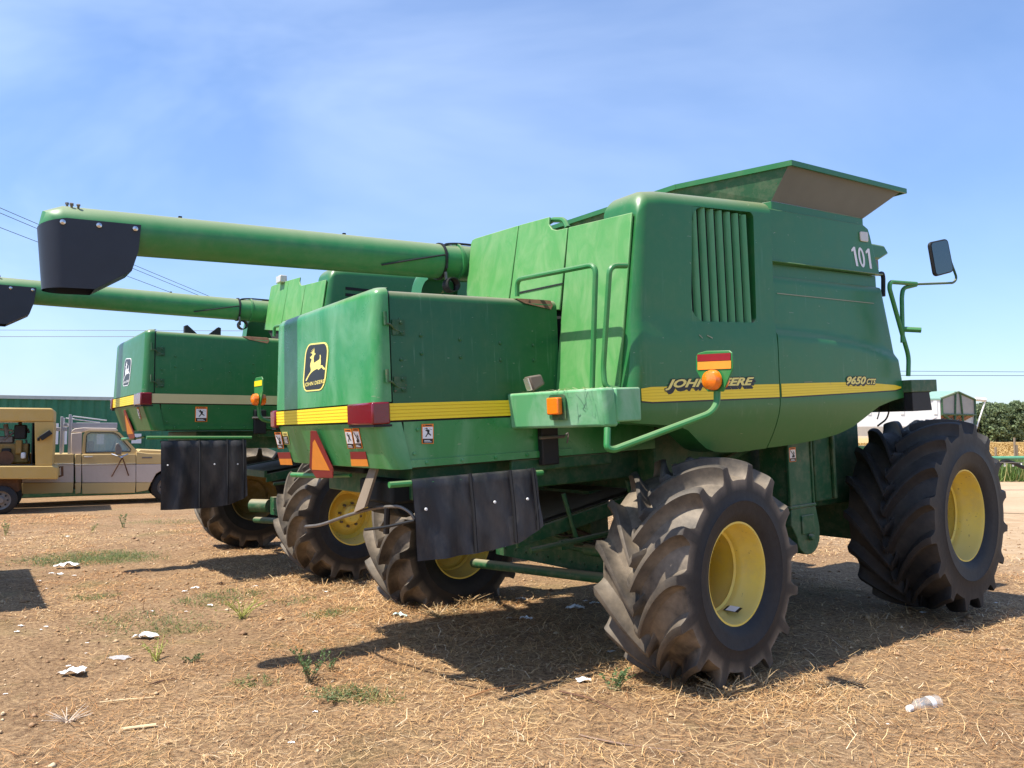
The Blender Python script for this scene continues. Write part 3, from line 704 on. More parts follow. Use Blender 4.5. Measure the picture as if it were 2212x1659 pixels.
    if not v2:
        def side_text(par, body, q, yf, shear=.25, off=.040, shadow=((.009, -.010), (.017, -.019), (.026, -.027)), c='yellow_decal', e=.0065, space=1):
            tv, tf = text_geo(body, shear, off, space); Q = [S(*p) for p in q]
            mb = MB()
            for dx, dz in shadow:
                mb.add([(lambda P: (P[0]+dx, yf(P[0], P[1])-e+.001+dx*.05, P[1]+dz))(bil(Q, u, v)) for u, v in tv], tf, 1)
            # dark outline: enlarged copies
            if shadow:
                for ox_, oz_ in ((-.008, .004), (.006, .006), (-.006, -.007), (.006, -.004)):
                    mb.add([(lambda P: (P[0]+ox_, yf(P[0], P[1])-e+.0015, P[1]+oz_))(bil(Q, u, v)) for u, v in tv], tf, 1)
            mb.add([(lambda P: (P[0], yf(P[0], P[1])-e, P[1]))(bil(Q, u, v)) for u, v in tv], tf, 0)
            return mb.build('lettering', [c, 'black_decal'], par, ang=10)
        side_text(sp, 'JOHN DEERE', [c3(1355, 1556), c3(1925, 1536), c3(1935, 1468), c3(1365, 1484)], y_R)
        side_text(fp, '9650', [c4(950, 1379), c4(1065, 1379), c4(1068, 1330), c4(953, 1330)], y_F, shadow=((.008, -.010), (.014, -.016)))
        side_text(fp, 'CTS', [c4(1070, 1378), c4(1124, 1378), c4(1126, 1344), c4(1072, 1344)], y_F, shadow=((.006, -.008),))
    if not v2:
        for par, yf, p_, q_ in ((fp, y_F, c4(570, 832), c4(1145, 893)), (fp, y_F, c4(1203, 980), c4(1200, 1005)), (sp, y_R, c3(1580, 1192), c3(1600, 1214)), (sp, y_R, c3(1632, 1196), c3(1666, 1214)), (fp, y_F, c4(700, 1365), c4(748, 1362)), (fp, y_F, c4(850, 1362), c4(860, 1380))):
            a_, b_ = S(*p_), S(*q_); mb = MB(); w2 = .0035 if p_[0] < 1690 else .002; vs = []
            for k in range(7):
                X = a_[0]+(b_[0]-a_[0])*k/6; Z = a_[1]+(b_[1]-a_[1])*k/6; Y = yf(X, Z)-.0055; vs += [(X, Y, Z-w2), (X, Y, Z+w2)]
            mb.add(vs, [(2*i, 2*i+2, 2*i+3, 2*i+1) for i in range(6)]); mb.build('scratch', 'scratch', par)
    # ---- grain tank --------------------------------------------------
    mb = MB(); mb.box((.9, -1.50, 2.9), (2.35, 1.5, 3.55))
    tank = mb.build('grain_tank', 'green_side', root)
    YT = -1.62
    outl = [c4(512, 660), c4(1147, 725), c4(1150, 705), c4(1128, 640), c4(1095, 495), c4(1083, 455), c4(1055, 431), c4(482, 330)]
    mb = MB(); P3 = [Yp(*p, YT) for p in outl]; mb.plate(P3, Vector((0, .10, 0)))
    mb.box((.87, -1.66, 3.088), (2.44, -1.60, 3.10)); mb.box((.86, -1.60, 2.975), (2.42, -1.52, 3.09))
    tp = mb.build('tank_side_panel', 'green_side', tank, bevel=.01)
    o = tp.copy(); col.objects.link(o); o.parent = tank; o.scale = (1, -1, 1)
    if not v2:
        q = [c4(1000, 672), c4(1108, 692), c4(1092, 572), c4(978, 558)]; mb = MB()
        one = [(.12, 0), (.24, 0), (.24, 1), (.155, 1), (.01, .83), (.01, .72), (.12, .80)]
        for dx in (0, .75): mb.add([Yp(*bil(q, u+dx, v), YT-.003) for u, v in one], [list(range(7))], 0)
        ov = [(.50+.165*math.cos(R(a)), .5+.51*math.sin(R(a))) for a in range(0, 360, 15)] + [(.50+.065*math.cos(R(a)), .5+.36*math.sin(R(a))) for a in range(0, 360, 15)]
        mb.add([Yp(*bil(q, u, v), YT-.003) for u, v in ov], [(i, (i+1) % 24, 24+(i+1) % 24, 24+i) for i in range(24)], 0); mb.build('lettering', 'white_decal', tp)
    mb = MB(); mb.plate(rquad([Yp(*p, YT) for p in (c4(1033, 528), c4(1080, 534), c4(1076, 474), c4(1028, 470))], .15), Vector((0, -.012, 0))); mb.build('side_light', 'clear_lens', tp, bevel=.004)
    # collar and flared extension
    zb, zr_ = 3.605, 3.885
    base = [(1.01, -1.575), (2.31, -1.575), (2.31, 1.6), (.95, 1.6), (.78, .9), (.80, -.95)]
    rim_ = [(1.035, -1.76), (2.73, -1.745), (2.73, 1.78), (1.0, 1.78), (.60, 1.0), (.69, -.86)]
    mb = MB(); nb = 6
    mb.prism(base, lambda p, d: (p[0], p[1], d), 3.50, 3.607)
    mb.build('tank_collar', 'green_side', tank, bevel=.006)
    for i in range(nb):
        j = (i+1) % nb; a, b = Vector((*base[i], zb)), Vector((*base[j], zb)); c, d = Vector((*rim_[j], zr_)), Vector((*rim_[i], zr_))
        nn = (b-a).cross(d-a).normalized(); mb = MB(); mb.plate([a, b, c, d], -nn*.012)
        mb.build('tank_extension_flap', 'galv' if i == 0 else 'green_dark', tank)
    mb = MB()
    for i in range(nb):
        a, b = Vector((*rim_[i], zr_)), Vector((*rim_[(i+1) % nb], zr_)); dr = (b-a).normalized(); oi = Vector((dr.y, -dr.x, 0))
        mb.add([a+oi*.014-dr*.01, b+oi*.014+dr*.01, b-oi*.03, a-oi*.03, a+oi*.014-dr*.01+Vector((0, 0, -.042)), b+oi*.014+dr*.01+Vector((0, 0, -.042)), b-oi*.002+Vector((0, 0, -.042)), a-oi*.002+Vector((0, 0, -.042))],
               [(0, 1, 2, 3), (0, 4, 5, 1), (4, 7, 6, 5), (3, 2, 6, 7), (0, 3, 7, 4), (1, 5, 6, 2)])
    mb.build('tank_rim', 'green_side', tank)
    # ---- unloading auger ---------------------------------------------
    A, B = Vector((.9, .62, 3.38)), Vector((-3.28, .72, 3.398)); dr = (B-A).normalized()
    T = B + dr*.48
    mb = MB()
    pts = [A, A+(B-A)*.36, A+(B-A)*.37, B, T, T+dr*.02+Vector((0, 0, -.004)), T+dr*.09+Vector((0, 0, -.085)), T+dr*.13+Vector((0, 0, -.13))]
    mb.tube(pts, .155, 28, rs=[.168, .160, .155, .155, .155, .150, .085, .02])
    au = mb.build('unloading_auger', 'auger', root, ang=50)
    for k, s in enumerate((.30, .62, .93)):
        mb = MB(); p = A+(B-A)*s+Vector((0, 0, .152)); mb.box((p.x-.012, p.y-.012, p.z-.02), (p.x+.012, p.y+.012, p.z+.018)); mb.build('cable_clip', 'black', au)
    for k, (s_, da) in enumerate(((.0, 90), (.03, 96), (.02, 62), (.06, 58))):
        mb = MB(); c_ = T-dr*(.03+s_); n_ = Vector((0, -math.cos(R(da)), math.sin(R(da)))); mb.lathe([(0, .008), (.022, .008), (.022, .013), (.034, .012), (.035, .001)], c_+n_*.152, n_, 8); mb.build('tip_bolt', 'steel', au)
    mb = MB(); mb.lathe([(-.012, .155), (-.012, .176), (.012, .176), (.012, .155)], A+(B-A)*.365, dr, 28); mb.build('tube_flange', 'auger', au)
    # rubber boot wrapped round the tube end, hanging down to an oval mouth
    mb = MB(); rows = []
    XR, XL = B.x-.005, B.x-.635                      # inner (towards the machine) and outer end
    def boot_ring(t, ins=0.0):
        xo = XL + ins + .02*t; xi = XR - lerp_poly([(0, 0), (.40, .02), (.70, .065), (1, .30)], t)
        hw_ = .166 - .022*t - ins; z = 3.435 - .475*t; out = [(xi, B.y-hw_, z+.0)]; rc = hw_*.98; k = 9
        for j in range(k+1):
            a = R(270-90*j/k); out.append((xo+rc+rc*math.cos(a), B.y-hw_+rc+rc*math.sin(a), z - .05*(j/k)*(1-t)))
        for j in range(k+1):
            a = R(180-90*j/k); out.append((xo+rc+rc*math.cos(a), B.y+hw_-rc+rc*math.sin(a), z - .05*(1-j/k)*(1-t)))
        out.append((xi, B.y+hw_, z))
        if t >= .7: out.append(out[0])
        else: out.append(out[-1])
        return out
    TT = (0, .1, .2, .3, .4, .5, .6, .699, .7, .8, .9, 1)
    loft_u(mb, [boot_ring(t) for t in TT]); loft_u(mb, [boot_ring(t, .008) for t in TT])
    boot = mb.build('spout_boot', 'boot', au, ang=60)
    X0 = XL
    for (sx, sy) in ((.14, -1), (.36, -1), (.59, -1), (.14, 1), (.36, 1), (.59, 1)):
        mb = MB(); mb.lathe([(0, .020), (.012, .018), (.018, .001)], (X0+sx, B.y+sy*.166, 3.402), (0, sy, 0), 10); mb.build('boot_bolt', 'chrome', boot)
    # straps and hanger near the pivot
    mb = MB(); s = .17; p = Vector((-.80, .66, 3.387))
    mb.lathe([(-.012, .158), (-.012, .167), (.012, .167), (.012, .158)], p, dr, 28)
    mb.build('auger_strap', 'black', au)
    mb = MB(); mb.tube([p+Vector((0, -.12, -.12)), p+Vector((.0, -.14, -.24))], .016, 8); mb.build('auger_cradle', 'steel', au)
    mb = MB(); mb.lathe([(-.05, .055), (-.05, .066), (.05, .066), (.05, .055)], p+Vector((.03, -.16, -.24)), (0, 1, 0), 20); mb.build('auger_roller', 'black', au)
    mb = MB(); pth = [p+Vector((.55, -.05, .17)), p+Vector((.15, -.06, .165)), p+Vector((0, -.08, .14)), p+Vector((-.0, -.155, .03)), p+Vector((.0, -.15, -.09))]
    mb.tube(rnd_path(pth, .08), .011, 6)
    mb.tube(rnd_path([p+Vector((-.02, -.152, .03)), p+Vector((-.25, -.155, -.02)), p+Vector((-.5, -.140, -.075)), p+Vector((-.62, -.115, -.10))], .1), .008, 6); mb.build('lamp_cable', 'cable', au)
    # ---- lamp box on the right rear corner ----------------------------
    mb = MB()
    pl = [(-1.185, -.905), (-1.03, -1.66)] + [(-.98+.06*math.cos(R(a)), -1.70+.06*math.sin(R(a))) for a in (200, 225, 250)] + [(-.93, -1.76), (-.86, -.905)]
    mb.prism(pl, lambda p, d: (p[0]+(.03 if d < 1.9 else 0), p[1]*(.995 if d < 1.9 else 1), d), 1.872, 2.122)
    bx = mb.build('lamp_box', 'green_mint', root, bevel=.018, seg=3)
    mb = MB(); mb.box((-.92, -1.755, 1.90), (-.70, -1.60, 2.12)); mb.build('corner_cover', 'green_mint', bx, bevel=.012)
    nB = Vector((-.755, -.155, 0)).normalized(); tB = Vector((.155, -.755, 0)).normalized()
    def bxp(s, z, e): return Vector((-1.185, -.905, z)) + tB*s + nB*e
    mb = MB(); mb.plate(rquad([bxp(.40, 1.925, .002), bxp(.545, 1.925, .002), bxp(.545, 2.095, .002), bxp(.40, 2.095, .002)], .15), nB*.003); mb.build('lamp_recess', 'green_dark', bx)
    mb = MB(); mb.plate(rquad([bxp(.42, 1.962, .006), bxp(.52, 1.962, .006), bxp(.52, 2.075, .006), bxp(.42, 2.075, .006)], .1), nB*.05); mb.build('turn_signal', 'amber_lens', bx, bevel=.008)
    # work light standing on the box
    c = bxp(.20, 2.19, -.08); Rm = Matrix.Translation(c) @ Matrix.Rotation(R(-22), 4, 'Z') @ Matrix.Rotation(R(-14), 4, 'Y')
    mb = MB(); mb.prism([(-.045, -.06), (-.052, .062), (.05, .05), (.06, -.03)], lambda p, d: Rm @ Vector((p[0]*.9, d*.9, p[1]*.9)), -.085, .085)
    wl_ = mb.build('work_light', 'lamp_grey', bx, bevel=.012)
    mb = MB(); mb.prism([(-.055, -.048), (-.060, .050), (-.050, .050), (-.045, -.048)], lambda p, d: Rm @ Vector((p[0]*.9-.002, d*.9, p[1]*.9)), -.072, .072); mb.build('light_lens', 'clear_lens', wl_)
    mb = MB(); mb.box((c.x-.015, c.y-.03, 2.115), (c.x+.02, c.y+.03, c.z-.04)); mb.build('light_bracket', 'green_dark', wl_)
    # handrails
    mb = MB(); mb.tube(rnd_path([onplane(1117, 640, Vector((-.90, 0, 0)), Vector((1, 0, 0))), bm_(1117, 604, 0, -.90), bm_(1287, 571, 0, -.90), bm_(1279, 840, 0, -.90)], .07), .019, 10); mb.build('handrail', 'green_tube', root)
    mb = MB(); mb.tube(rnd_path([bm_(1353, 574, 0, -.72), bm_(1317, 574, 0, -.86), bm_(1303, 800, 0, -.86), bm_(1307, 838, 0, -.86), bm_(1336, 840, 0, -.76)], .06), .019, 10); mb.build('handrail', 'green_tube', root)
    # ---- marker paddle on its arm --------------------------------------
    if not v2:
        YP = -2.12
        path = [bm_(1312, 925, 1, -1.80), bm_(1311, 968, 1, -1.83), bm_(1325, 972, 1, -1.84), bm_(1535, 893, 1, YP), bm_(1549, 872, 1, YP), bm_(1549, 845, 1, YP)]
        px = lambda x, y: bm_(x, y, 0, bm_(1545, 800, 1, YP).x)
        pd = [(1528, 846), (1503, 800), (1503, 770), (1507, 763), (1525, 758), (1575, 757), (1581, 762), (1583, 795), (1562, 846)]
        red = [(1507, 766), (1579, 762), (1579, 778), (1507, 781)]; ora = [(1508, 782), (1580, 779), (1580, 796), (1508, 799)]
        lampc = px(1545, 821)
    else:
        path = [(-.70, -1.75, 1.87), (-.70, -1.80, 1.72), (-.80, -1.86, 1.72), (-1.10, -1.98, 1.74), (-1.20, -2.0, 1.77), (-1.22, -2.0, 1.93)]
        cx_, cy_, cz_ = -1.22, -2.0, 1.98
        pd = [(.05, -.08), (.15, .09), (.14, .22), (.10, .25), (-.10, .25), (-.14, .22), (-.15, .09), (-.05, -.08)]
        px = lambda u, v: Vector((cx_, cy_+u, cz_+v))
        red = None; ora = [(.13, .15), (-.13, .15), (-.13, .21), (.13, .21)]; lampc = px(0, 0)
    mb = MB(); mb.tube(rnd_path(path, .05), .022, 10); arm = mb.build('marker_arm', 'green_tube', root)
    mb = MB(); mb.plate([px(*p) for p in pd], Vector((.012, 0, 0))); pdl = mb.build('marker_paddle', 'green_tube', arm, bevel=.004)
    sh = Vector((-.003, 0, 0))
    mb = MB()
    if red: mb.plate([px(*p)+sh for p in red], Vector((-.002, 0, 0)), 0)
    mb.plate([px(*p)+sh for p in ora], Vector((-.002, 0, 0)), 1); mb.build('reflector', ['red_refl', 'yellow' if v2 else 'orange_refl'], pdl)
    mb = MB(); prof = [(0, .066), (.025, .066), (.05, .058), (.065, .035), (.07, .001)]
    mb.lathe(prof, lampc+Vector((-.012, 0, 0)), (-1, 0, 0), 24); mb.lathe(prof, lampc+Vector((.02, 0, 0)), (1, 0, 0), 24); mb.build('marker_lamp', 'amber_lens', pdl)
    # ---- wheels and axles -----------------------------------------------
    dz = -.207 if v2 else 0
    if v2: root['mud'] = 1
    make_wheel(root, 'rear', -1, (0, -1.552, .815+dz), 'tyre_worn', .24 if v2 else .62, .2, R(7) if not v2 else R(3))
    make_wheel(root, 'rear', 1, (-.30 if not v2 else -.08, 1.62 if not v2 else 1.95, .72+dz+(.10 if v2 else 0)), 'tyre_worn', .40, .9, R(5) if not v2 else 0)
    make_wheel(root, 'front', -1, (3.47, -1.385, .84+dz), 'tyre_dark', .64, .5, R(4))
    make_wheel(root, 'front', 1, (3.49, 1.40, .835+dz), 'tyre_dark', .40, .1)
    mb = MB(); mb.tube([(-.17, -1.0, .665+dz), (-.19, 1.25, .515+dz)], .045, 12)
    mb.plate([(-.02, -1.1, .62+dz), (-.02, 1.1, .60+dz), (-.02, 1.1, .86+dz), (-.02, -1.1, .88+dz)], Vector((.16, 0, 0)))
    mb.box((.0, -.35, .8+dz), (.2, .4, 1.3)); mb.tube([(-.02, -1.18, .79+dz), (-.02, -1.45, .79+dz)], .10, 14); mb.tube([(-.02, 1.15, .72+dz), (-.2, 1.4, .72+dz)], .10, 14)
    for k in range(12): mb.lathe([(0, .014), (.012, .012), (.014, .001)], (-.02, -.95+.17*k, .68+dz), (-1, 0, 0), 8)
    mb.tube([(-.14, -.95, .86+dz), (-.14, -.45, .84+dz)], .05, 12); mb.tube([(-.14, -.45, .84+dz), (-.14, -.12, .83+dz)], .025, 10)
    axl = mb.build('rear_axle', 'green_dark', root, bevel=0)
    mb = MB()
    for k in range(5):
        y0 = -.95+.06*k; mb.tube(rnd_path([(-.15, y0, .90+dz), (-.17, y0+.22+.07*k, .96+dz+.02*k), (-.13, y0+.5+.1*k, .86+dz+.02*k), (.0, y0+.9+.1*k, .98+dz), (.25, y0+.95, 1.2)], .2), .012, 6)
    mb.build('hydraulic_hose', 'cable', axl)
    mb = MB(); mb.box((3.15, -1.05, .55+dz), (3.85, 1.05, 1.10+dz)); mb.tube([(3.5, -1.1, .8+dz), (3.5, -1.36, .8+dz)], .2, 18); mb.tube([(3.5, 1.1, .8+dz), (3.5, 1.36, .8+dz)], .2, 18); mb.build('front_axle', 'green_dark', root, bevel=.02)
    # ---- straw chopper, deflector flaps ----------------------------------
    YF = YR-.10
    mb = MB()
    path = [(-2.17, YF, 1.568), (-.98, YF, 1.556)]; mb.tube(path, .020, 10); pipe = mb.build('flap_pipe', 'green_tube', root)
    xs = np.linspace(-2.02, -1.05, 34); segs = [-2.02, -1.60, -1.28, -1.09, -1.05]
    fdz = -.34 if v2 else 0
    def flap_bot(x): return fdz + lerp_poly([(-2.02, 1.082), (-1.95, 1.078), (-1.45, 1.075), (-1.25, 1.10), (-1.09, 1.16), (-1.0, 1.24)], x)
    ztf = 1.578 - (.06 if v2 else 0)
    mb = MB(); rows = []
    fl_v = random.Random(4)
    for k in range(11):
        t = k/10; row = []
        for x in xs:
            zb_ = flap_bot(x); z = ztf + (zb_-ztf)*t
            y = YF-.026 + .012*t*math.sin(9*x+2) + .011*t*math.sin(23*x+3*t) - .03*t + .008*math.sin(31*x-5*t)*math.sin(6*t+x)
            row.append((x+.006*t*math.sin(5*x), y, z))
        rows.append(row)
    top = [(x, YF+.02, ztf-.008) for x in xs]; rows = [top, [(x, YF-.008, ztf+.014) for x in xs]] + rows
    vs = [p for r_ in rows for p in r_]; n = len(xs)
    mb.add(vs, [(i*n+j, i*n+j+1, (i+1)*n+j+1, (i+1)*n+j) for i in range(len(rows)-1) for j in range(n-1)], 0, True)
    rows2 = [[(x, y+.007, z) for x, y, z in r_] for r_ in rows]; vs = [p for r_ in rows2 for p in r_]
    mb.add(vs, [(i*n+j+1, i*n+j, (i+1)*n+j, (i+1)*n+j+1) for i in range(len(rows)-1) for j in range(n-1)], 0, True)
    fl = mb.build('rubber_flap', 'flap', pipe, ang=80)
    for x in segs[1:4]:
        mb = MB(); mb.tube([(x, YF-.036, ztf+.02), (x+.004, YF-.060, 1.35), (x, YF-.078, flap_bot(x)+.01)], .011, 6); mb.build('flap_seam', 'black', fl)
    for x, z in ((-1.95, 1.40), (-1.43, 1.395), (-1.16, 1.39)):
        if v2: z -= .15
        mb = MB(); mb.lathe([(0, .010), (.008, .009), (.010, .001)], (x, YF-.058, z), (0, -1, 0), 10); mb.build('flap_bolt', 'white', fl)
    mb = MB(); mb.tube([(-2.03, .42, 1.555), (-2.08, 1.02, 1.545)], .021, 10); mb.tube([(-2.0, -.02, 1.575), (-2.02, .42, 1.555)], .014, 8); mb.build('flap_pipe', 'green_tube', root)
    mb = MB(); mb.box((-1.98, -.66, 1.40), (-1.5, -.12, 1.56)); mb.tube([(-1.86, -.64, 1.40), (-1.86, -.16, 1.40)], .10, 16); mb.box((-1.95, -.12, 1.585), (-1.4, .8, 1.66)); ch = mb.build('straw_chopper', 'dark', root, bevel=.02)
    # deflector board and bent tine bars
    if v2: bpy.data.objects.remove(ch)
    if not v2:
        mb = MB(); mb.plate([bm_(*c6(715, 205), 0, -2.05), bm_(*c6(668, 215), 0, -2.05), bm_(*c6(578, 470), 0, -2.12), bm_(*c6(640, 440), 0, -2.12)], Vector((.02, 0, 0))); mb.build('deflector_board', 'plank', ch)
        mb = MB(); mb.tube(rnd_path([bm_(*c6(300, 550), 0, -2.18), bm_(*c6(380, 545), 0, -2.18), bm_(*c6(560, 480), 0, -2.12), bm_(*c6(700, 440), 0, -2.02), bm_(*c6(850, 432), 0, -1.95), bm_(*c6(910, 470), 0, -1.92), bm_(*c6(935, 510), 0, -1.9)], .2), .012, 8); mb.build('tine_bar', 'steel', ch)
        mb = MB(); mb.tube(rnd_path([bm_(*c6(645, 568), 0, -2.10), bm_(*c6(760, 555), 0, -2.05), bm_(*c6(935, 515), 0, -1.95)], .1), .010, 8)
        mb.tube([bm_(*c6(775, 440), 0, -1.98), bm_(*c6(768, 590), 0, -1.98)], .022, 8); mb.build('tine_bar', 'black', ch)
    # strap latch on the flank under the lamp box
    mb = MB(); mb.box((-.93, YR-.05, 1.60), (-.78, YR+.01, 1.90)); lt = mb.build('side_latch', 'black', skirt, bevel=.01)
    mb = MB(); mb.tube([(-.96, YR-.06, 1.80), (-.74, YR-.06, 1.80)], .012, 8); mb.tube(rnd_path([(-.74, YR-.06, 1.80), (-.70, YR-.07, 1.83), (-.72, YR-.07, 1.75)], .02), .006, 6); mb.build('latch_pin', 'steel', lt)
    # ---- cab, front steps, mirror -----------------------------------------
    mb = MB(); mb.prism([(2.45, 2.0), (3.45, 2.0), (3.62, 3.45), (2.5, 3.45)], lambda p, d: (p[0], d, p[1]), -.88, .88); cab = mb.build('cab', 'dark', root, bevel=.02)
    for sgn in (-1, 1):
        mb = MB(); mb.prism([(2.55, 2.2), (3.40, 2.2), (3.55, 3.35), (2.6, 3.35)], lambda p, d: (p[0], d, p[1]), sgn*.882, sgn*.89); mb.build('cab_window', 'glass', cab)
    mb = MB(); mb.prism([(2.45, 3.44), (3.55, 3.44), (3.74, 3.52), (3.66, 3.60), (2.45, 3.62)], lambda p, d: (p[0], d, p[1]), -1.0, 1.0); rf = mb.build('cab_roof', 'green_side', cab, bevel=.02)
    mb = MB(); mb.box((3.10, -1.005, 3.33), (3.52, -.86, 3.435)); mb.build('cab_lamp', 'steel', rf, bevel=.01)
    YM = -1.80
    mb = MB(); mb.box((2.58, -1.78, 2.03), (3.02, -1.2, 2.14)); mb.box((2.60, -1.70, 1.86), (2.98, -1.3, 2.02)); pf = mb.build('step_platform', 'green_dark', root, bevel=.006)
    mb = MB(); mb.prism([(2.60, 1.86), (2.93, 1.86), (2.90, 2.02), (2.95, 2.03), (2.60, 2.03)], lambda p, d: (p[0], d, p[1]), -1.77, -1.45); mb.build('light_housing', 'black', pf, bevel=.012)
    mb = MB(); mb.tube(rnd_path([Yp(1962, 812, YM), Yp(1963, 770, YM), Yp(1949, 722, YM), Yp(1921, 622, YM), Yp(1923, 609, YM), Yp(1979, 613, YM-.05)], .06), .019, 10)
    mb.tube(rnd_path([Yp(1950, 740, YM), Yp(1948, 640, YM), Yp(1951, 622, YM), Yp(1979, 615, YM-.05)], .08), .019, 10)
    mb.tube([Yp(1950, 711, YM), Yp(1990, 713, YM-.12)], .024, 8); hr = mb.build('step_rail', 'green_tube', root)
    mb = MB(); mb.tube(rnd_path([Yp(1977, 614, YM-.05), Yp(2060, 611, YM-.05), Yp(2067, 601, YM-.05), Yp(2054, 566, YM-.05)], .05), .011, 8); ma = mb.build('mirror_arm', 'green_dark', hr)
    mq = [Yp(2027, 597, YM-.05), Yp(2055, 588, YM-.05), Yp(2041, 516, YM-.05), Yp(2014, 522, YM-.05)]
    mq = [p + Vector((0, d, 0)) for p, d in zip(mq, (.03, -.03, -.03, .03))]
    nm = (mq[1]-mq[0]).cross(mq[3]-mq[0]).normalized()
    mb = MB(); mb.plate(rquad(mq, .16), -nm*.03); mr = mb.build('mirror_shell', 'black', ma, bevel=.012)
    mi_ = [Vector(bil(mq, u, v)) + nm*.002 for u, v in ((.08, .04), (.92, .04), (.92, .96), (.08, .96))]
    mb = MB(); mb.plate(rquad(mi_, .14), nm*.001); mb.build('mirror_face', 'mirror', mr)
    mb = MB(); mb.tube(rnd_path([Yp(1899, 592, -1.5), Yp(1906, 590, -1.5), Yp(1908, 600, -1.5), Yp(1908, 640, -1.5)], .03), .02, 8); mb.build('exhaust_stub', 'black', root)
    mb = MB()
    for k, pth in enumerate(([(1893, 873), (1903, 880), (1910, 884), (1922, 882), (1916, 905), (1896, 920)], [(1893, 876), (1900, 885), (1912, 886), (1950, 868), (1962, 858), (1966, 850)], [(1896, 872), (1900, 890), (1895, 905)])):
        mb.tube(rnd_path([Yp(x, y, -1.45) for x, y in pth], .06), .008 if k < 2 else .006, 6)
    mb.build('electric_cable', 'cable', root)
    if v2:
        for (xq, s) in ((-1.62, 1), (-1.18, -1)):
            mb = MB(); mb.prism([(0, .17), (.03, .18), (.20, .03), (.20, 0), (0, 0)], lambda p, d: (xq+p[0]*s, -.35+d, 2.80+p[1]), 0, .08); mb.build('roof_bracket', 'black', hood)
        mb = MB(); p = wl(*c3(120, 560), .05); mb.cbox((p.x+.03, p.y-.35, p.z+.035), (.10, .18, .10), 0); mb.build('work_light', 'clear_lens', wall, bevel=.01)
        mb = MB(); mb.tube(rnd_path([A+(B-A)*.3+Vector((0, -.02, .15)), A+(B-A)*.6+Vector((0, -.09, .11)), A+(B-A)*.75+Vector((0, -.11, .08)), A+(B-A)*.82+Vector((0, -.13, -.02)), A+(B-A)*.9+Vector((0, -.12, .05))], .3), .009, 6); mb.build('lamp_cable', 'cable', au)
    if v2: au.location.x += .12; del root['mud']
    if v2:          # the older machine has a longer hood: upper works sit further forward
        for o in root.children:
            if o.name.split('.')[0] in ('engine_wall', 'engine_deck', 'side_panel', 'front_side_panel', 'grain_tank', 'cab', 'step_platform', 'step_rail', 'exhaust_stub', 'electric_cable', 'handrail', 'grain_elevator', 'lamp_box', 'separator_body'):
                o.location.x += .30 if not o.name.startswith('lamp_box') else .62
                if o.name.split('.')[0] in ('engine_wall', 'engine_deck', 'side_panel', 'front_side_panel', 'grain_tank'): o.location.z += .17
    return root

def chaff(root, lo, hi, n):
    P_ = np.stack([rng.uniform(lo[i], hi[i], n) for i in range(3)], 1); cols = np.array([(.66, .52, .30), (.50, .36, .18), (.74, .64, .44)])[rng.choice(3, n)]
    return P_, cols
build_combine(M1, 1, 'large green combine harvester in front, marked 101, with vertical louvres and yellow side stripe')
build_combine(M2, 2, 'green combine harvester parked behind, partly hidden, with cream side stripe and white emblem')

# ------------------------------------------------------------------ ground
def hgt(x, y):
    near = np.exp(-((np.asarray(y)-8)/22.0)**2)
    return near*.013*(np.sin(1.7*x+.3)*np.cos(1.3*y) + .6*np.sin(3.1*x+2.2*y+1) + .4*np.sin(7.3*x-5.1*y) + .3*np.sin(13*x+11*y)) - .012 + .05*np.exp(-((np.asarray(y)-4)/14.0)**4) + .04*np.exp(-(((np.asarray(x)-1.35)/1.0)**2+((np.asarray(y)-5.7)/.9)**2)) + .085*np.exp(-(((np.asarray(x)+.75)/1.0)**2+((np.asarray(y)-8.0)/.9)**2))
flat_gp = gp
def gp(x, y, z=None):          # point of the uneven ground seen at a pixel
    if z is not None: return flat_gp(x, y, z)
    z = .04
    for _ in range(6): p = flat_gp(x, y, z); z = .5*z + .5*float(hgt(p.x, p.y))
    return p
def axis_pts(fine0, fine1, step, lo, hi, g=1.22):
    a = list(np.arange(fine0, fine1+1e-6, step)); d = step
    while a[-1] < hi: d *= g; a.append(a[-1]+d)
    d = step
    while a[0] > lo: d *= g; a.insert(0, a[0]-d)
    return np.array(a)
gx = axis_pts(-7, 7, .09, -420, 520); gy = axis_pts(1.2, 13, .09, -60, 700)
XX, YY = np.meshgrid(gx, gy, indexing='ij'); ZZ = hgt(XX, YY) + rng.normal(0, .0035, XX.shape)*(YY < 20)
nx_, ny_ = XX.shape
me = bpy.data.meshes.new('ground'); nV = nx_*ny_
me.vertices.add(nV); me.vertices.foreach_set('co', np.stack([XX, YY, ZZ], -1).reshape(-1).astype(np.float32))
I = np.arange(nV).reshape(nx_, ny_); q = np.stack([I[:-1, :-1], I[1:, :-1], I[1:, 1:], I[:-1, 1:]], -1).reshape(-1, 4)
me.loops.add(q.size); me.loops.foreach_set('vertex_index', q.reshape(-1).astype(np.int32))
me.polygons.add(len(q)); me.polygons.foreach_set('loop_start', np.arange(0, q.size, 4, dtype=np.int32)); me.update(calc_edges=True); me.shade_smooth()
m, t, b = base_mat('dry_ground')
n1 = noise(t, .75, 6, .66); n2 = noise(t, 3.1, 7, .68); n3 = noise(t, 26, 6, .75); n4 = noise(t, 110, 4, .7)
c = mix(t, ramp(t, n2, .35, .68), (.21, .108, .060), (.47, .285, .160))
c = mix(t, ramp(t, n1, .44, .60), c, mix(t, n2, (.33, .190, .110), (.58, .385, .225)))
c = mix(t, ramp(t, n3, .35, .70), mix(t, .85, c, (.07, .036, .018)), mix(t, .45, c, (.60, .40, .20)))
c = mix(t, ramp(t, n4, .55, .75), c, (.66, .50, .30))
g_n = noise(t, .9, 4, .6, dist=.6); c = mix(t, mul(t, ramp(t, g_n, .56, .70), .30), c, (.13, .15, .045))
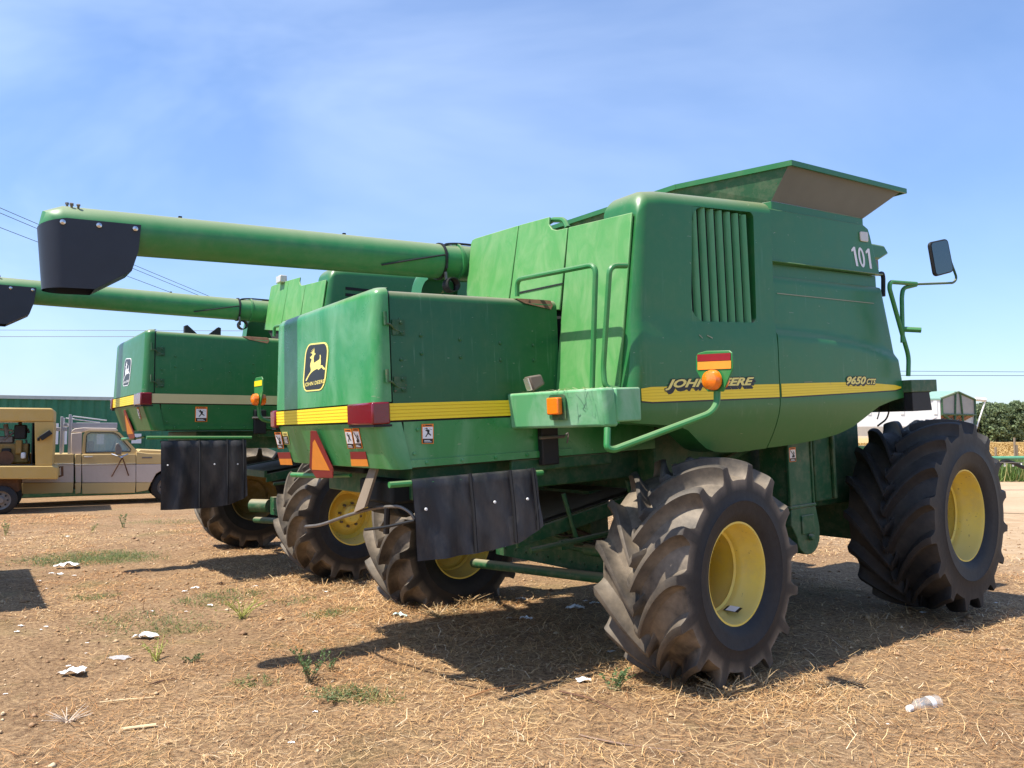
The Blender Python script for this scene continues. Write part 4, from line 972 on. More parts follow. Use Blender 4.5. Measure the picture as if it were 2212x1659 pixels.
tcg = N(t, 'ShaderNodeTexCoord'); spg = N(t, 'ShaderNodeSeparateXYZ'); t.links.new(tcg.outputs['Object'], spg.inputs[0])     # bare driven dirt towards the road
fx = mul(t, mul(t, spg.outputs['X'], .16), mul(t, spg.outputs['Y'], .085), 'ADD'); fx = mul(t, fx, mul(t, n1, .35), 'ADD')
c = mix(t, ramp(t, mul(t, fx, .4), .78, .92), c, mix(t, ramp(t, n2, .35, .7), (.39, .262, .15), (.52, .385, .245)))
t.links.new(c, b.inputs['Base Color']); b.inputs['Roughness'].default_value = .95; b.inputs['Specular IOR Level'].default_value = .15
bump(t, b, mix(t, .5, n3, n4), .9, .03)
me.materials.append(m); ground = bpy.data.objects.new('ground', me); col.objects.link(ground); ground['kind'] = 'structure'

def sheet(name, pts, m, z=.0):
    mb = MB(); mb.add([(p[0], p[1], z) for p in pts], [list(range(len(pts)))]); o = mb.build(name, m); o['kind'] = 'structure'; return o
m, t, b = base_mat('pale_dirt'); n1 = noise(t, .35, 6, .65, stretch=(.4, 1, 1)); n2 = noise(t, 9, 5, .7)
c = mix(t, ramp(t, n1, .35, .7), (.39, .262, .15), (.52, .385, .245)); c = mix(t, ramp(t, n2, .5, .8), c, (.32, .21, .125)); t.links.new(c, b.inputs['Base Color']); b.inputs['Roughness'].default_value = .95
a0 = gp(2085, 1046); a1 = gp(2300, 1043)
sheet('dirt_road', [(5, 20), (12, 17.2), (24, 16.4), (70, 18), (70, 29), (4, 28.6)], m, .018)
m, t, b = base_mat('dry_field_soil'); n1 = noise(t, .25, 5, .6); t.links.new(mix(t, n1, (.40, .26, .095), (.50, .345, .14)), b.inputs['Base Color']); b.inputs['Roughness'].default_value = .95
sheet('dry_field', [(-5, 34), (160, 34), (300, 330), (-40, 330)], m, .03)

# vertex-coloured scatter
m, t, b = base_mat('dry_straw'); at = N(t, 'ShaderNodeAttribute', attribute_name='tone'); t.links.new(at.outputs['Color'], b.inputs['Base Color']); b.inputs['Roughness'].default_value = .75; b.inputs['Specular IOR Level'].default_value = .25
MT['straw'] = m
m, t, b = base_mat('green_leaves'); at = N(t, 'ShaderNodeAttribute', attribute_name='tone'); t.links.new(at.outputs['Color'], b.inputs['Base Color']); b.inputs['Roughness'].default_value = .6
tl_ = N(t, 'ShaderNodeBsdfTranslucent'); mxs = N(t, 'ShaderNodeMixShader'); mxs.inputs[0].default_value = .38; t.links.new(at.outputs['Color'], tl_.inputs['Color'])
t.links.new(b.outputs[0], mxs.inputs[1]); t.links.new(tl_.outputs[0], mxs.inputs[2]); t.links.new(mxs.outputs[0], t.nodes['Material Output'].inputs['Surface']); MT['leaf'] = m
def mesh_np(name, V, Q, tone, mat, kind=None):
    me = bpy.data.meshes.new(name); me.vertices.add(len(V)); me.vertices.foreach_set('co', V.reshape(-1).astype(np.float32))
    k = Q.shape[1]; me.loops.add(Q.size); me.loops.foreach_set('vertex_index', Q.reshape(-1).astype(np.int32))
    me.polygons.add(len(Q)); me.polygons.foreach_set('loop_start', np.arange(0, Q.size, k, dtype=np.int32)); me.update(calc_edges=True)
    a = me.color_attributes.new('tone', 'FLOAT_COLOR', 'POINT'); a.data.foreach_set('color', np.concatenate([tone, np.ones((len(V), 1))], 1).reshape(-1).astype(np.float32))
    me.materials.append(MT[mat]); o = bpy.data.objects.new(name, me); col.objects.link(o)
    if kind: o['kind'] = kind
    return o
def strips(P, L, Wd, ang, rise, curl, cols):
    """bent flat blades: base P(n,3), length, width, heading, rise at the tip, curl in plan"""
    n = len(P); V = np.zeros((n, 6, 3)); 
    for k, f in enumerate((0, .5, 1.0)):
        a = ang + curl*(f-.3); cx_ = P[:, 0] + L*f*np.cos(a); cy_ = P[:, 1] + L*f*np.sin(a); cz_ = P[:, 2] + rise*(f**1.3 if np.ndim(rise) else f)
        w_ = Wd*(1.0, .9, .45)[k]/2
        V[:, 2*k] = np.stack([cx_-w_*np.sin(a), cy_+w_*np.cos(a), cz_], 1); V[:, 2*k+1] = np.stack([cx_+w_*np.sin(a), cy_-w_*np.cos(a), cz_], 1)
    b_ = np.arange(n)[:, None]*6; Q = np.concatenate([b_+np.array([0, 1, 3, 2]), b_+np.array([2, 3, 5, 4])], 0)
    return V.reshape(-1, 3), Q, np.repeat(cols, 6, 0)
def view_pts(n, d0, d1, pw, margin=.5):
    u = rng.random(n); d = (d0**pw + u*(d1**pw-d0**pw))**(1/pw); x = (rng.random(n)*2-1)*(d*.70+margin); return x, d
# matted straw over the yard
n = 200000; x, y = view_pts(n, 1.7, 18, 1.05)
dens = np.sin(1.3*x+.5*y)+np.sin(.8*y-1.1*x+2)+.9*np.sin(2.9*x+1.7*y)+.7*np.sin(5.3*x-4.1*y+1); keep = rng.random(n) < np.clip(.46+.34*dens, .03, 1)
keep &= ~((x > 7.2+.12*(y-12)) & (y > 10.8)); x, y = x[keep], y[keep]; n = len(x)
pal = np.array([(.70, .48, .23), (.84, .64, .36), (.54, .33, .15), (.30, .16, .075), (.88, .76, .54), (.60, .39, .18), (.40, .23, .11)])
cw = np.array([.22, .17, .19, .13, .05, .16, .08]); cols = pal[rng.choice(7, n, p=cw)]*(.72+.40*rng.random((n, 1)))*np.array([1.0, .93, .87])
redf = np.clip(.5*(np.sin(.9*x-.6*y+1)+np.sin(.5*x+1.1*y)+.6*np.sin(2.3*x+1.9*y)) + np.clip(.35-.14*x, -.3, .7), 0, 1)[:, None]; cols *= 1-redf*np.array([.14, .28, .38])
L_ = np.exp(rng.normal(np.log(.062), .55, n)); L_ = np.clip(L_, .02, .30); Wd = np.clip(.0014+.0018*rng.random(n), .00052*y, None)
P = np.stack([x, y, hgt(x, y)+.004+.012*rng.random(n)], 1)
ang = rng.random(n)*2*np.pi; rise = np.abs(rng.normal(0, .012, n)); up_ = rng.random(n) < .05; rise[up_] += .03*rng.random(up_.sum())+.01
big = rng.random(n) < .05; L_[big] *= 1.9; Wd[big] *= 1.5
V, Q, T = strips(P, L_, Wd, ang, rise, rng.normal(0, .8, n), cols); so_ = mesh_np('dry_straw', V, Q, T, 'straw', 'stuff')
cx_h = [(1.38, 5.62, .55, 2600), (-.72, 7.9, .6, 2200), (-1.95, 9.3, .6, 1500), (.0, 7.2, .9, 2200), (.9, 6.6, .8, 1800), (1.9, 5.2, .5, 900), (4.2, 7.6, .7, 1200), (-2.6, 3.3, .6, 900), (1.2, 4.3, .8, 1200)]
hx = np.concatenate([rng.normal(a, s_, k_) for a, b_, s_, k_ in cx_h]); hy = np.concatenate([rng.normal(b_, s_*.7, k_) for a, b_, s_, k_ in cx_h]); n = len(hx)
P = np.stack([hx, hy, hgt(hx, hy)+.005+.02*rng.random(n)], 1); cols = pal[rng.choice(7, n, p=cw)]*(.7+.4*rng.random((n, 1)))*np.array([1, .92, .84])
V, Q, T = strips(P, .05+.16*rng.random(n), np.clip(.002+.002*rng.random(n), .0006*hy, None), rng.random(n)*6.28, np.abs(rng.normal(0, .03, n)), rng.normal(0, 1.2, n), cols); mesh_np('straw_heaps', V, Q, T, 'straw', 'stuff')
# little clods and pale chips
n = 6500; x, y = view_pts(n, 1.8, 15, 1.2); s_ = np.clip(np.exp(rng.normal(np.log(.007), .5, n)), .003, .03)*np.clip(y/4, .8, 2)
base = np.array([(1, 0, 0), (-.4, .85, 0), (-.5, -.8, .1), (.1, .05, .75), (.1, 0, -.4)]); ja = rng.random(n)*6.28
V = np.zeros((n, 5, 3))
for k in range(5):
    bx_, by_, bz_ = base[k]; jj = .7+.6*rng.random(n)
    V[:, k] = np.stack([x+s_*jj*(bx_*np.cos(ja)-by_*np.sin(ja)), y+s_*jj*(bx_*np.sin(ja)+by_*np.cos(ja)), hgt(x, y)+.004+s_*bz_*.8], 1)
F = np.array([(0, 1, 3), (1, 2, 3), (2, 0, 3), (1, 0, 4), (2, 1, 4), (0, 2, 4)]); Q = (np.arange(n)[:, None, None]*5+F).reshape(-1, 3)
pc = np.array([(.36, .22, .12), (.26, .15, .08), (.62, .47, .30), (.48, .33, .19)])[rng.choice(4, n, p=[.4, .25, .12, .23])]
mesh_np('soil_clods', V.reshape(-1, 3), Q, np.repeat(pc, 5, 0), 'straw', 'stuff')
# low green ground cover in patches
pt = []
for (px_, py_, r_, k_) in ((184, 1205, .8, 3600), (235, 1208, .6, 1500), (205, 1292, .22, 260), (505, 1285, .35, 420), (300, 1345, .5, 500), (440, 1300, .3, 300), (730, 1325, .22, 260), (745, 1495, .18, 200), (800, 1510, .2, 240), (545, 1475, .16, 120), (390, 1360, .3, 260), (700, 1330, .2, 160), (375, 1128, .7, 500), (640, 1300, .25, 150)):
    c_ = gp(px_, py_); k_ = int(k_*.9); rr_ = r_*np.sqrt(rng.random(k_))*(.5+.5*rng.random(k_)); a_ = rng.random(k_)*6.28; pt.append(np.stack([c_.x+rr_*1.5*np.cos(a_), c_.y+rr_*np.sin(a_)*1.1], 1))
pt = np.concatenate(pt); n = len(pt); P = np.stack([pt[:, 0], pt[:, 1], hgt(pt[:, 0], pt[:, 1])+.004], 1)
cols = np.array([(.10, .15, .04), (.16, .20, .055), (.07, .115, .035), (.26, .27, .09)])[rng.choice(4, n)]
V, Q, T = strips(P, .02+.05*rng.random(n), .004+.004*rng.random(n), rng.random(n)*6.28, .006+.03*rng.random(n), rng.normal(0, .6, n), cols); mesh_np('green_ground_cover', V, Q, T, 'leaf', 'stuff')

# ------------------------------------------------------------------ weeds
def weed(name, label, cat, pos, h, spread, stems, leaves, lcol, scol, leaf=.016, group=None, lean=0):
    rd = np.random.default_rng(int(abs(pos.x*1000)+pos.y*100)); z0 = float(hgt(pos.x, pos.y)); V = []; Q = []; T = []; o = 0
    mb = MB()
    for s in range(stems):
        a = rd.random()*6.28; top = Vector((spread*math.cos(a)*rd.uniform(.3, 1)+lean, spread*math.sin(a)*rd.uniform(.3, 1), h*rd.uniform(.55, 1)))
        b0 = Vector((rd.normal(0, .015), rd.normal(0, .015), 0)); md = b0.lerp(top, .5) + Vector((0, 0, .12*h))
        pts = [b0.lerp(md, f).lerp(md.lerp(top, f), f) for f in np.linspace(0, 1, 6)]
        mb.tube(pts, .003, 5, rs=[.0035, .003, .0026, .0022, .0018, .0012])
        for k in range(leaves):
            f = rd.uniform(.12, 1)**.8; i = min(4, int(f*5)); p = pts[i].lerp(pts[i+1], f*5-i)
            d = Vector((rd.normal(), rd.normal(), rd.uniform(.0, .9))).normalized(); sd = d.cross(Vector((rd.normal(), rd.normal(), rd.normal()))).normalized()
            l = leaf*rd.uniform(.6, 1.4); V += [p, p+d*l*.5+sd*l*.32, p+d*l, p+d*l*.5-sd*l*.32]; Q.append([o, o+1, o+2, o+3]); o += 4
            T += [np.array(lcol)*rd.uniform(.65, 1.35)]*4
    root = thing(name, label, cat, Matrix.Translation((pos.x, pos.y, z0)), group)
    mb.build('stem', plain(name+'_stem', scol, .8), root)
    if leaves:
        lo = mesh_np('foliage', np.array([tuple(v) for v in V]), np.array(Q), np.array(T), 'leaf'); lo.parent = root
    return root
GL = (.13, .21, .075); YL_ = (.34, .37, .08)
weed('weed', 'leafy green weed beside the near rear tyre, next to a torn white card', 'plant', gp(1328, 1492), .17, .15, 11, 22, GL, (.20, .22, .09), .020)
weed('weed', 'tall thin green weed at the tip of the long auger shadow', 'plant', gp(668, 1475), .27, .17, 12, 22, GL, (.17, .13, .07), .022)
weed('weed', 'sparse green weed in the shadow strip, right of a taller weed', 'plant', gp(716, 1448), .15, .13, 6, 16, GL, (.17, .15, .07), .016)
weed('weed', 'upright green sprig with tiny leaves in front of the far rear tyre', 'plant', gp(900, 1305), .20, .06, 4, 26, (.20, .29, .09), (.25, .28, .10), .013)
weed('weed', 'small green sprig at the left foot of the far rear tyre', 'plant', gp(829, 1292), .11, .03, 2, 18, (.20, .29, .09), (.25, .28, .10), .012)
weed('weed', 'yellow green grassy tuft between the paper scraps and the far rear tyre', 'plant', gp(521, 1335), .20, .30, 26, 4, YL_, (.36, .36, .09), .02)
weed('weed', 'yellow green weed behind the clear plastic film', 'plant', gp(338, 1428), .17, .18, 12, 8, YL_, (.38, .38, .09), .018)
weed('weed', 'low dark green weed with a brown base, right of the clear plastic film', 'plant', gp(412, 1432), .07, .10, 9, 18, (.13, .17, .06), (.2, .15, .08), .016)
weed('weed', 'thin green weed standing in the dark strip of truck shadow', 'plant', gp(265, 1140), .30, .14, 8, 10, GL, (.2, .25, .09), .03)
weed('weed', 'pale green weed near the left picture edge below the yellow engine unit', 'plant', gp(10, 1158), .32, .10, 7, 10, (.22, .27, .10), (.3, .3, .1), .03)
weed('weed', 'light green sprig in the grass beside the far machine rubber flap', 'plant', gp(200, 1150), .18, .12, 6, 8, (.22, .27, .10), (.3, .3, .1), .025)
weed('weed', 'bushy dusty green weed below the taller thin weed', 'plant', gp(735, 1512), .07, .24, 14, 12, (.14, .19, .075), (.22, .2, .09), .018)
DRY = (.50, .36, .19)
weed('dry_weed', 'tangled dry weed in front of the near rear tyre', 'dry plant', gp(1572, 1500), .11, .26, 16, 10, DRY, DRY, .016)
weed('dry_weed', 'dry curled weed stems right of the near rear tyre tread', 'dry plant', gp(1650, 1488), .14, .12, 6, 3, DRY, DRY, .014)
weed('dry_weed', 'dry tangled weed under the far rear tyre of the front machine', 'dry plant', gp(1010, 1308), .15, .30, 24, 8, DRY, DRY, .016)
weed('dry_weed', 'dry weed heap left of the shaded paper scraps', 'dry plant', gp(950, 1335), .10, .30, 22, 8, DRY, DRY, .016)
weed('dry_weed', 'dry roots hanging at the tread of the far machine near tyre', 'dry plant', gp(655, 1232), .18, .12, 14, 2, DRY, DRY, .016)
weed('dry_stalk', 'single brown upright stalk, left one of a pair in the straw', 'dry plant', gp(256, 1297), .20, .03, 1, 6, (.25, .12, .06), (.25, .12, .06), .014, lean=-.04)
weed('dry_stalk', 'single brown upright stalk, right one of a pair in the straw', 'dry plant', gp(311, 1320), .18, .02, 1, 6, (.25, .12, .06), (.25, .12, .06), .014)
weed('dry_weed', 'pale heap of bleached twigs at lower left', 'dry plant', gp(150, 1560), .07, .17, 22, 0, DRY, (.62, .50, .38), .01)
def stick(label, pts, r, c, z=.012):
    P_ = [gp(*p) for p in pts]; P_ = [Vector((p.x, p.y, float(hgt(p.x, p.y))+z)) for p in P_]
    mb = MB(); k = len(P_); pth = rnd_path(P_, .08); mb.tube(pth, r, 6, rs=[r*(.75+.25*math.sin(7*i)) for i in range(len(pth))]); o = mb.build('twig', plain('twig_bark', c, .8, 0, .3, 30)); tag(o, label, 'twig')
stick('dark brown curved twig in front of the near rear tyre', [(1209, 1500), (1275, 1515), (1338, 1545)], .008, (.14, .07, .04), .02)
stick('straw coloured stick, upper of two at lower left', [(215, 1521), (280, 1514), (333, 1510)], .006, (.66, .50, .28))
stick('short pale split stick, lower of two at lower left', [(262, 1579), (337, 1570)], .011, (.74, .58, .34))
stick('thin dark twig below the clear plastic film', [(319, 1483), (350, 1474), (382, 1468)], .005, (.12, .06, .04))
stick('reddish brown stem at the edge of the machine shadow', [(1005, 1515), (1060, 1495), (1123, 1485)], .006, (.32, .15, .06), .02)
stick('long grey brown twig at the lower right of centre', [(1250, 1592), (1330, 1610), (1481, 1630)], .006, (.26, .17, .12))
# ------------------------------------------------------------------ litter
def scrap(label, px_, py_, wpx, hpx, c='paper_white', seed=1, crump=.35, group=None, name='paper_scrap', cat='litter'):
    a = gp(px_-wpx/2, py_); b_ = gp(px_+wpx/2, py_); w_ = (b_-a).length; ctr = gp(px_, py_); rd = np.random.default_rng(seed*7+int(px_))
    d_ = w_*rd.uniform(.35, .6) if hpx is None else hpx
    nx2, ny2 = 9, 6; V = []; ang = rd.uniform(-.6, .6)
    ph = rd.random(6)*6.28
    for i in range(nx2):
        for j in range(ny2):
            u, v = i/(nx2-1)-.5, j/(ny2-1)-.5
            edge = 1 - .35*rd.random()*(abs(u) > .45 or abs(v) > .45)
            x_, y_ = u*w_*edge, v*d_*edge*(1+.4*math.sin(4*u+ph[0]))
            z_ = crump*w_*.62*(abs(math.sin(7*u+ph[1]+3*v))*.6 + .4*abs(math.sin(9*v+ph[2]-4*u)) + .25*rd.random())*(1-.8*abs(u)*2*.6)
            V.append((x_*math.cos(ang)-y_*math.sin(ang), x_*math.sin(ang)+y_*math.cos(ang), z_))
    mb = MB(); mb.add(V, [(i*ny2+j, (i+1)*ny2+j, (i+1)*ny2+j+1, i*ny2+j+1) for i in range(nx2-1) for j in range(ny2-1)], 0)
    o = mb.build(name, c, ang=20); o.location = (ctr.x, ctr.y, float(hgt(ctr.x, ctr.y))+.008); tag(o, label, cat, group); return o
MT['paper_white'] = plain('paper_white', (.80, .80, .79), .8, 0, .06); MT['paper_teal'] = plain('paper_teal', (.50, .68, .63), .8, 0, .08); MT['paper_grey'] = plain('paper_grey', (.52, .52, .50), .8, 0, .1)
for i, (lb, x, y, w_, c) in enumerate((
    ('pale teal crumpled paper in front of the far rear tyre', 863, 1334, 42, 'paper_teal'),
    ('large crumpled white tissue in mid yard, upper of two big ones', 317, 1380, 62, 'paper_white'),
    ('large white torn tissue at lower left, lower of two big ones', 158, 1458, 66, 'paper_white'),
    ('long white paper strip at left beside the green patch', 146, 1227, 56, 'paper_white'),
    ('long white rag among dry weeds beside the far rear tyre', 1010, 1296, 60, 'paper_white'),
    ('big shaded white tissue left of the near rear tyre', 1243, 1318, 46, 'paper_white'),
    ('white folded scrap alone in the shadow, nearest to the camera there', 1136, 1340, 32, 'paper_white'),
    ('standing white scrap at the sunlit gap under the machine', 1127, 1298, 26, 'paper_white'),
    ('small white scrap farthest under the machine axle', 1106, 1277, 13, 'paper_white'),
    ('tiny grey scrap left of the folded scrap in the shadow', 1099, 1338, 16, 'paper_grey'),
    ('shaded grey scrap touching the near rear tyre tread', 1284, 1306, 24, 'paper_grey'),
    ('torn white card beside the leafy weed', 1262, 1475, 36, 'paper_white'),
    ('silver foil scrap under the tread of the near rear tyre', 1322, 1411, 22, 'paper_grey'),
    ('white scrap in dry weed at the near rear tyre foot', 1622, 1484, 20, 'paper_white'),
    ('grey white scrap in shadow before the front tyre', 1994, 1326, 18, 'paper_grey'),
    ('curled white scrap between left tissue and tyre', 422, 1273, 22, 'paper_white'),
    ('white scrap left of the curled scrap', 399, 1280, 14, 'paper_white'),
    ('square white scrap beside the grassy tuft', 455, 1310, 16, 'paper_white'),
    ('upright white scrap at bottom centre left', 629, 1608, 18, 'paper_white'),
    ('white scrap below the tall thin weed', 680, 1541, 14, 'paper_white'))): scrap(lb, x, y, w_, None, c, i+1)
for i, (x, y, w_) in enumerate(((128, 1242, 18), (111, 1240, 14), (160, 1245, 11), (85, 1256, 11), (45, 1354, 18), (36, 1367, 14), (99, 1356, 12), (187, 1391, 10), (187, 1413, 8), (148, 1441, 12), (552, 1268, 10), (703, 1280, 11), (144, 1160, 10), (328, 1322, 10), (208, 1323, 8), (12, 1502, 12), (2152, 1304, 9), (1917, 1567, 9), (745, 1240, 12), (770, 1238, 10), (100, 1273, 6), (88, 1362, 8), (402, 1323, 9), (1265, 1300, 12), (1100, 1300, 10))):
    scrap('tiny white paper scrap lying loose on the dry straw', x, y, w_, None, 'paper_white', 40+i, .25, 'tiny white paper scraps')
# clear film
m, t, b = base_mat('clear_film'); b.inputs['Base Color'].default_value = (.85, .85, .85, 1); b.inputs['Alpha'].default_value = .45; b.inputs['Roughness'].default_value = .25; MT['film'] = m
scrap('flattened clear plastic film between the two big tissues', 257, 1424, 58, None, 'film', 77, .10, None, 'plastic_film')
# bottle
p0, p1 = gp(1962, 1538), gp(2026, 1522); ln = (p1-p0).length; m, t, b = base_mat('bottle_plastic'); b.inputs['Base Color'].default_value = (.88, .88, .86, 1); b.inputs['Roughness'].default_value = .12; b.inputs['Alpha'].default_value = .20; MT['bottle'] = m
root = thing('plastic_bottle', 'empty clear plastic bottle with white cap lying at lower right', 'bottle', Matrix.Translation((p0.x, p0.y, .0)))
dv = (p1-p0).normalized(); r_ = ln*.155; mb = MB()
mb.lathe([(ln*.09, r_*.38), (ln*.14, r_*.40), (ln*.22, r_*.62), (ln*.34, r_*.97), (ln*.42, r_), (ln*.55, r_*.96), (ln*.60, r_), (ln*.75, r_*.97), (ln*.95, r_), (ln, r_*.8), (ln, .001)], (0, 0, r_+.008), dv, 24); bt = mb.build('body', 'bottle', root)
mb = MB(); mb.lathe([(0, .001), (0, r_*.44), (ln*.10, r_*.46), (ln*.10, .001)], (0, 0, r_+.008), dv, 20); mb.build('cap', 'white', root)
mb = MB(); mb.lathe([(ln*.60, r_*1.015), (ln*.76, r_*.99)], (0, 0, r_+.008), dv, 24); mb.build('sleeve', plain('bottle_sleeve', (.75, .75, .72), .4, 0, .1), bt)

# ------------------------------------------------------------------ left background
def tc_(x, y): return (x*800/2212/1.8228, (1500+y*600/1659)/1.8228)
BX, BY = Vector((.88, .475, 0)).normalized(), Vector((-.475, .88, 0)).normalized()   # the yard's vehicles and container stand parallel
def bframe(px_, py_, D):
    P_ = wp(px_, py_, D); P_.z = 0
    return Matrix(((BX.x, BY.x, 0, P_.x), (BX.y, BY.y, 0, P_.y), (0, 0, 1, 0), (0, 0, 0, 1))), P_
def bloc(x, y, P_):
    d = ray(*tc_(x, y)); q_ = CAMP + d*((P_-CAMP).dot(BY)/d.dot(BY)); return ((q_-P_).dot(BX), q_.z)
MT['tan'] = paint('tan_machine_paint', (.50, .33, .085), .5, smear=.2, smear_c=(.55, .42, .2), dust=.2, top=.3, chips=.25)
MT['truck_yellow'] = paint('truck_yellow_paint', (.56, .40, .165), .45, smear=.15, smear_c=(.6, .45, .2), dust=.12, top=.2)
MT['truck_white'] = paint('truck_white_paint', (.56, .47, .40), .5, dust=.25, top=.1, chips=.3)
MT['cont'] = paint('container_green', (.022, .155, .075), .6, smear=.25, smear_c=(.06, .22, .13), dust=.08, top=.4)
MT['oldrim'] = plain('dull_rim', (.20, .18, .16), .6, .2, .3)
MT['rackgrey'] = plain('rack_paint', (.36, .36, .37), .5, 0, .12)
# long container
Mc, Pc = bframe(-200, 850, 21.9)
ztop = bloc(1000, 172, Pc)[1]
cont = thing('shipping_container', 'long green corrugated shipping container behind the pickup truck', 'shipping container', Mc)
Lc = 14.0; mb = MB(); prof = [(0, 0)]; k = 0
while prof[-1][0] < Lc-.35:
    x0 = prof[-1][0]; prof += [(x0+.10, 0), (x0+.16, .045), (x0+.26, .045), (x0+.32, 0)]
prof += [(Lc, 0), (Lc, 2.4), (0, 2.4)]
mb.prism(prof, lambda p, d: (p[0], p[1], d), .16, ztop-.1); cw_ = mb.build('wall', 'cont', cont)
mb = MB(); mb.box((-.02, -.03, ztop-.1), (Lc+.02, 2.43, ztop)); mb.build('roof', plain('container_roof', (.42, .46, .43), .6), cont)
mb = MB(); mb.box((-.02, -.03, 0.0), (Lc+.02, 2.43, .16)); mb.build('base_rail', 'green_dark', cont)
for (xa, xb, ya, yb) in ((575, 640, 460, 690), (690, 735, 460, 690), (1050, 1135, 575, 690), (1150, 1260, 470, 545), (1430, 1540, 575, 680)):
    a = bloc(xa, yb, Pc); b_ = bloc(xb, ya, Pc); mb = MB(); mb.box((a[0], -.012, a[1]), (b_[0], .0, b_[1])); mb.build('painted_mark', 'white', cont)
# pickup truck
Mt, Pt = bframe(200, 1050, 20.6)
tr = thing('pickup_truck', 'old yellow and white pickup truck with a grey rack, parked behind the machines', 'pickup truck', Mt)
CUR = Pt
def tp(x, y): return bloc(x, y, CUR)
def tprism(name, poly, d0, d1, mat, par=tr, bev=.012):
    mb = MB(); mb.prism([tp(*p) for p in poly], lambda p, d: (p[0], d, p[1]), d0, d1); return mb.build(name, mat, par, bevel=bev)
WD = 1.95
def band(name, x0, x1, dy=0):
    o = tprism(name, [(x0, 800), (x1, 795+dy), (x1, 905), (x0, 912)], 0, WD, 'truck_yellow')
    for (nm, a, b_, mt) in (('white_band', 914, 1108, 'truck_white'), ('lower_band', 1110, 1232, 'truck_yellow')):
        tprism(nm, [(x0, a+2), (x1, a-6), (x1-(8 if b_ > 1200 else 0), b_-(14 if b_ > 1200 else 4)), (x0+6, b_)], .004, WD-.004, mt, o)
    mb = MB(); a0_, a1_ = tp(x0, 908), tp(x1, 903); mb.box((a0_[0], -.012, a0_[1]-.018), (a1_[0], .0, a0_[1]+.008)); mb.build('trim', 'chrome', o)
    return o
band('bed', 235, 800); band('door', 890, 1478); band('cab_side', 815, 884)
fd = tprism('front_fender', [(1482, 770), (1620, 790), (2080, 800), (2090, 905), (1482, 905)], 0, WD, 'truck_yellow')
tprism('white_band', [(1482, 908), (2090, 905), (2090, 1100), (2010, 1100), (1990, 1020), (1900, 960), (1780, 960), (1700, 1010), (1660, 1080), (1650, 1104), (1482, 1104)], .004, WD-.004, 'truck_white', fd)
tprism('lower_band', [(1482, 1106), (1645, 1104), (1610, 1190), (1482, 1210)], .004, WD-.004, 'truck_yellow', fd)
tprism('bed_rear', [(-640, 800), (233, 800), (233, 1090), (170, 1010), (80, 990), (-60, 990), (-160, 1040), (-200, 1110), (-640, 1110)], .004, WD, 'truck_white')
mb = MB(); 
for xa, xb in ((800, 815),): 
    a, b_ = tp(xa, 1230), tp(xb, 805); mb.box((a[0], .02, a[1]), (b_[0], 1.9, b_[1]))
mb.build('cab_gap', 'dark', tr)
mb = MB(); a, b_ = tp(885, 1230), tp(889, 790); mb.box((a[0]-.005, .02, a[1]), (b_[0]+.005, 1.9, b_[1])); a, b_ = tp(1478, 1210), tp(1482, 790); mb.box((a[0]-.004, .02, a[1]), (b_[0]+.004, 1.9, b_[1])); mb.build('door_gap', 'dark', tr)
# greenhouse
rf = tprism('roof', [(775, 560), (785, 535), (815, 518), (905, 508), (1265, 515), (1290, 540), (1240, 548), (950, 546), (890, 560)], .10, WD-.10, 'truck_white')
for d0 in (.06, WD-.12):
    fr = MB()
    ring_o = [(890, 800), (905, 590), (925, 556), (965, 538), (1250, 540), (1300, 560), (1500, 765), (1500, 800)]
    ring_i = [(932, 782), (942, 600), (955, 575), (985, 560), (1238, 562), (1285, 585), (1428, 745), (1420, 770)]
    n8 = 8; oo = [tp(*p) for p in ring_o]; ii = [tp(*p) for p in ring_i]
    vs = [(p[0], d0, p[1]) for p in oo] + [(p[0], d0, p[1]) for p in ii] + [(p[0], d0+.06, p[1]) for p in oo] + [(p[0], d0+.06, p[1]) for p in ii]
    fs = []
    for i in range(n8):
        j = (i+1) % n8; fs += [(i, j, n8+j, n8+i), (16+i, 24+i, 24+j, 16+j), (i, 16+i, 16+j, j), (n8+i, n8+j, 24+j, 24+i)]
    fr.add(vs, fs); wf = fr.build('window_frame', 'truck_yellow', tr)
    mb = MB(); mb.plate([(p[0], d0+.03, p[1]) for p in ii], Vector((0, .006, 0))); mb.build('pane', 'glass', wf)
    mb = MB(); mb.tube([(p[0], d0-.004, p[1]) for p in ii+[ii[0]]], .012, 6); mb.build('window_seal', 'black', wf)
    tprism('rear_pillar', [(772, 800), (775, 570), (890, 560), (888, 800)], d0, d0+.06, 'truck_white')
a, b_ = tp(1310, 560), tp(1500, 765); mb = MB(); mb.add([(a[0], .12, a[1]), (a[0], WD-.12, a[1]), (b_[0], WD-.06, b_[1]), (b_[0], .06, b_[1])], [(0, 1, 2, 3)]); mb.build('windscreen', 'glass', tr)
mb = MB(); c_ = tp(1110, 800); mb.box((c_[0]-.35, .2, c_[1]-.35), (c_[0]-.18, 1.75, c_[1]+.35)); mb.build('seat_back', plain('seat_cloth', (.10, .09, .08), .8), tr, bevel=.05)
c_ = tp(1240, 720); mb = MB(); cc_ = Vector((c_[0], .5, c_[1])); mb.tube([cc_+Vector((.10*math.cos(R(a))*.5, .19*math.sin(R(a)), .19*math.cos(R(a)))) for a in range(0, 361, 20)], .014, 6); mb.build('steering_wheel', 'black', tr)
tprism('bonnet', [(1500, 770), (1530, 748), (2060, 770), (2080, 800), (1500, 798)], .08, WD-.08, 'truck_yellow')
mb = MB()
for (xa, ya, xb, yb, r2) in ((1330, 830, 1215, 1040, .016), (1330, 830, 1400, 1030, .016)):
    a, b_ = tp(xa, ya), tp(xb, yb); mb.tube([(a[0], -.20, a[1]), (b_[0], -.02, b_[1])], r2, 6)
mst = mb.build('mirror_stay', 'rust', tr)
mb = MB()
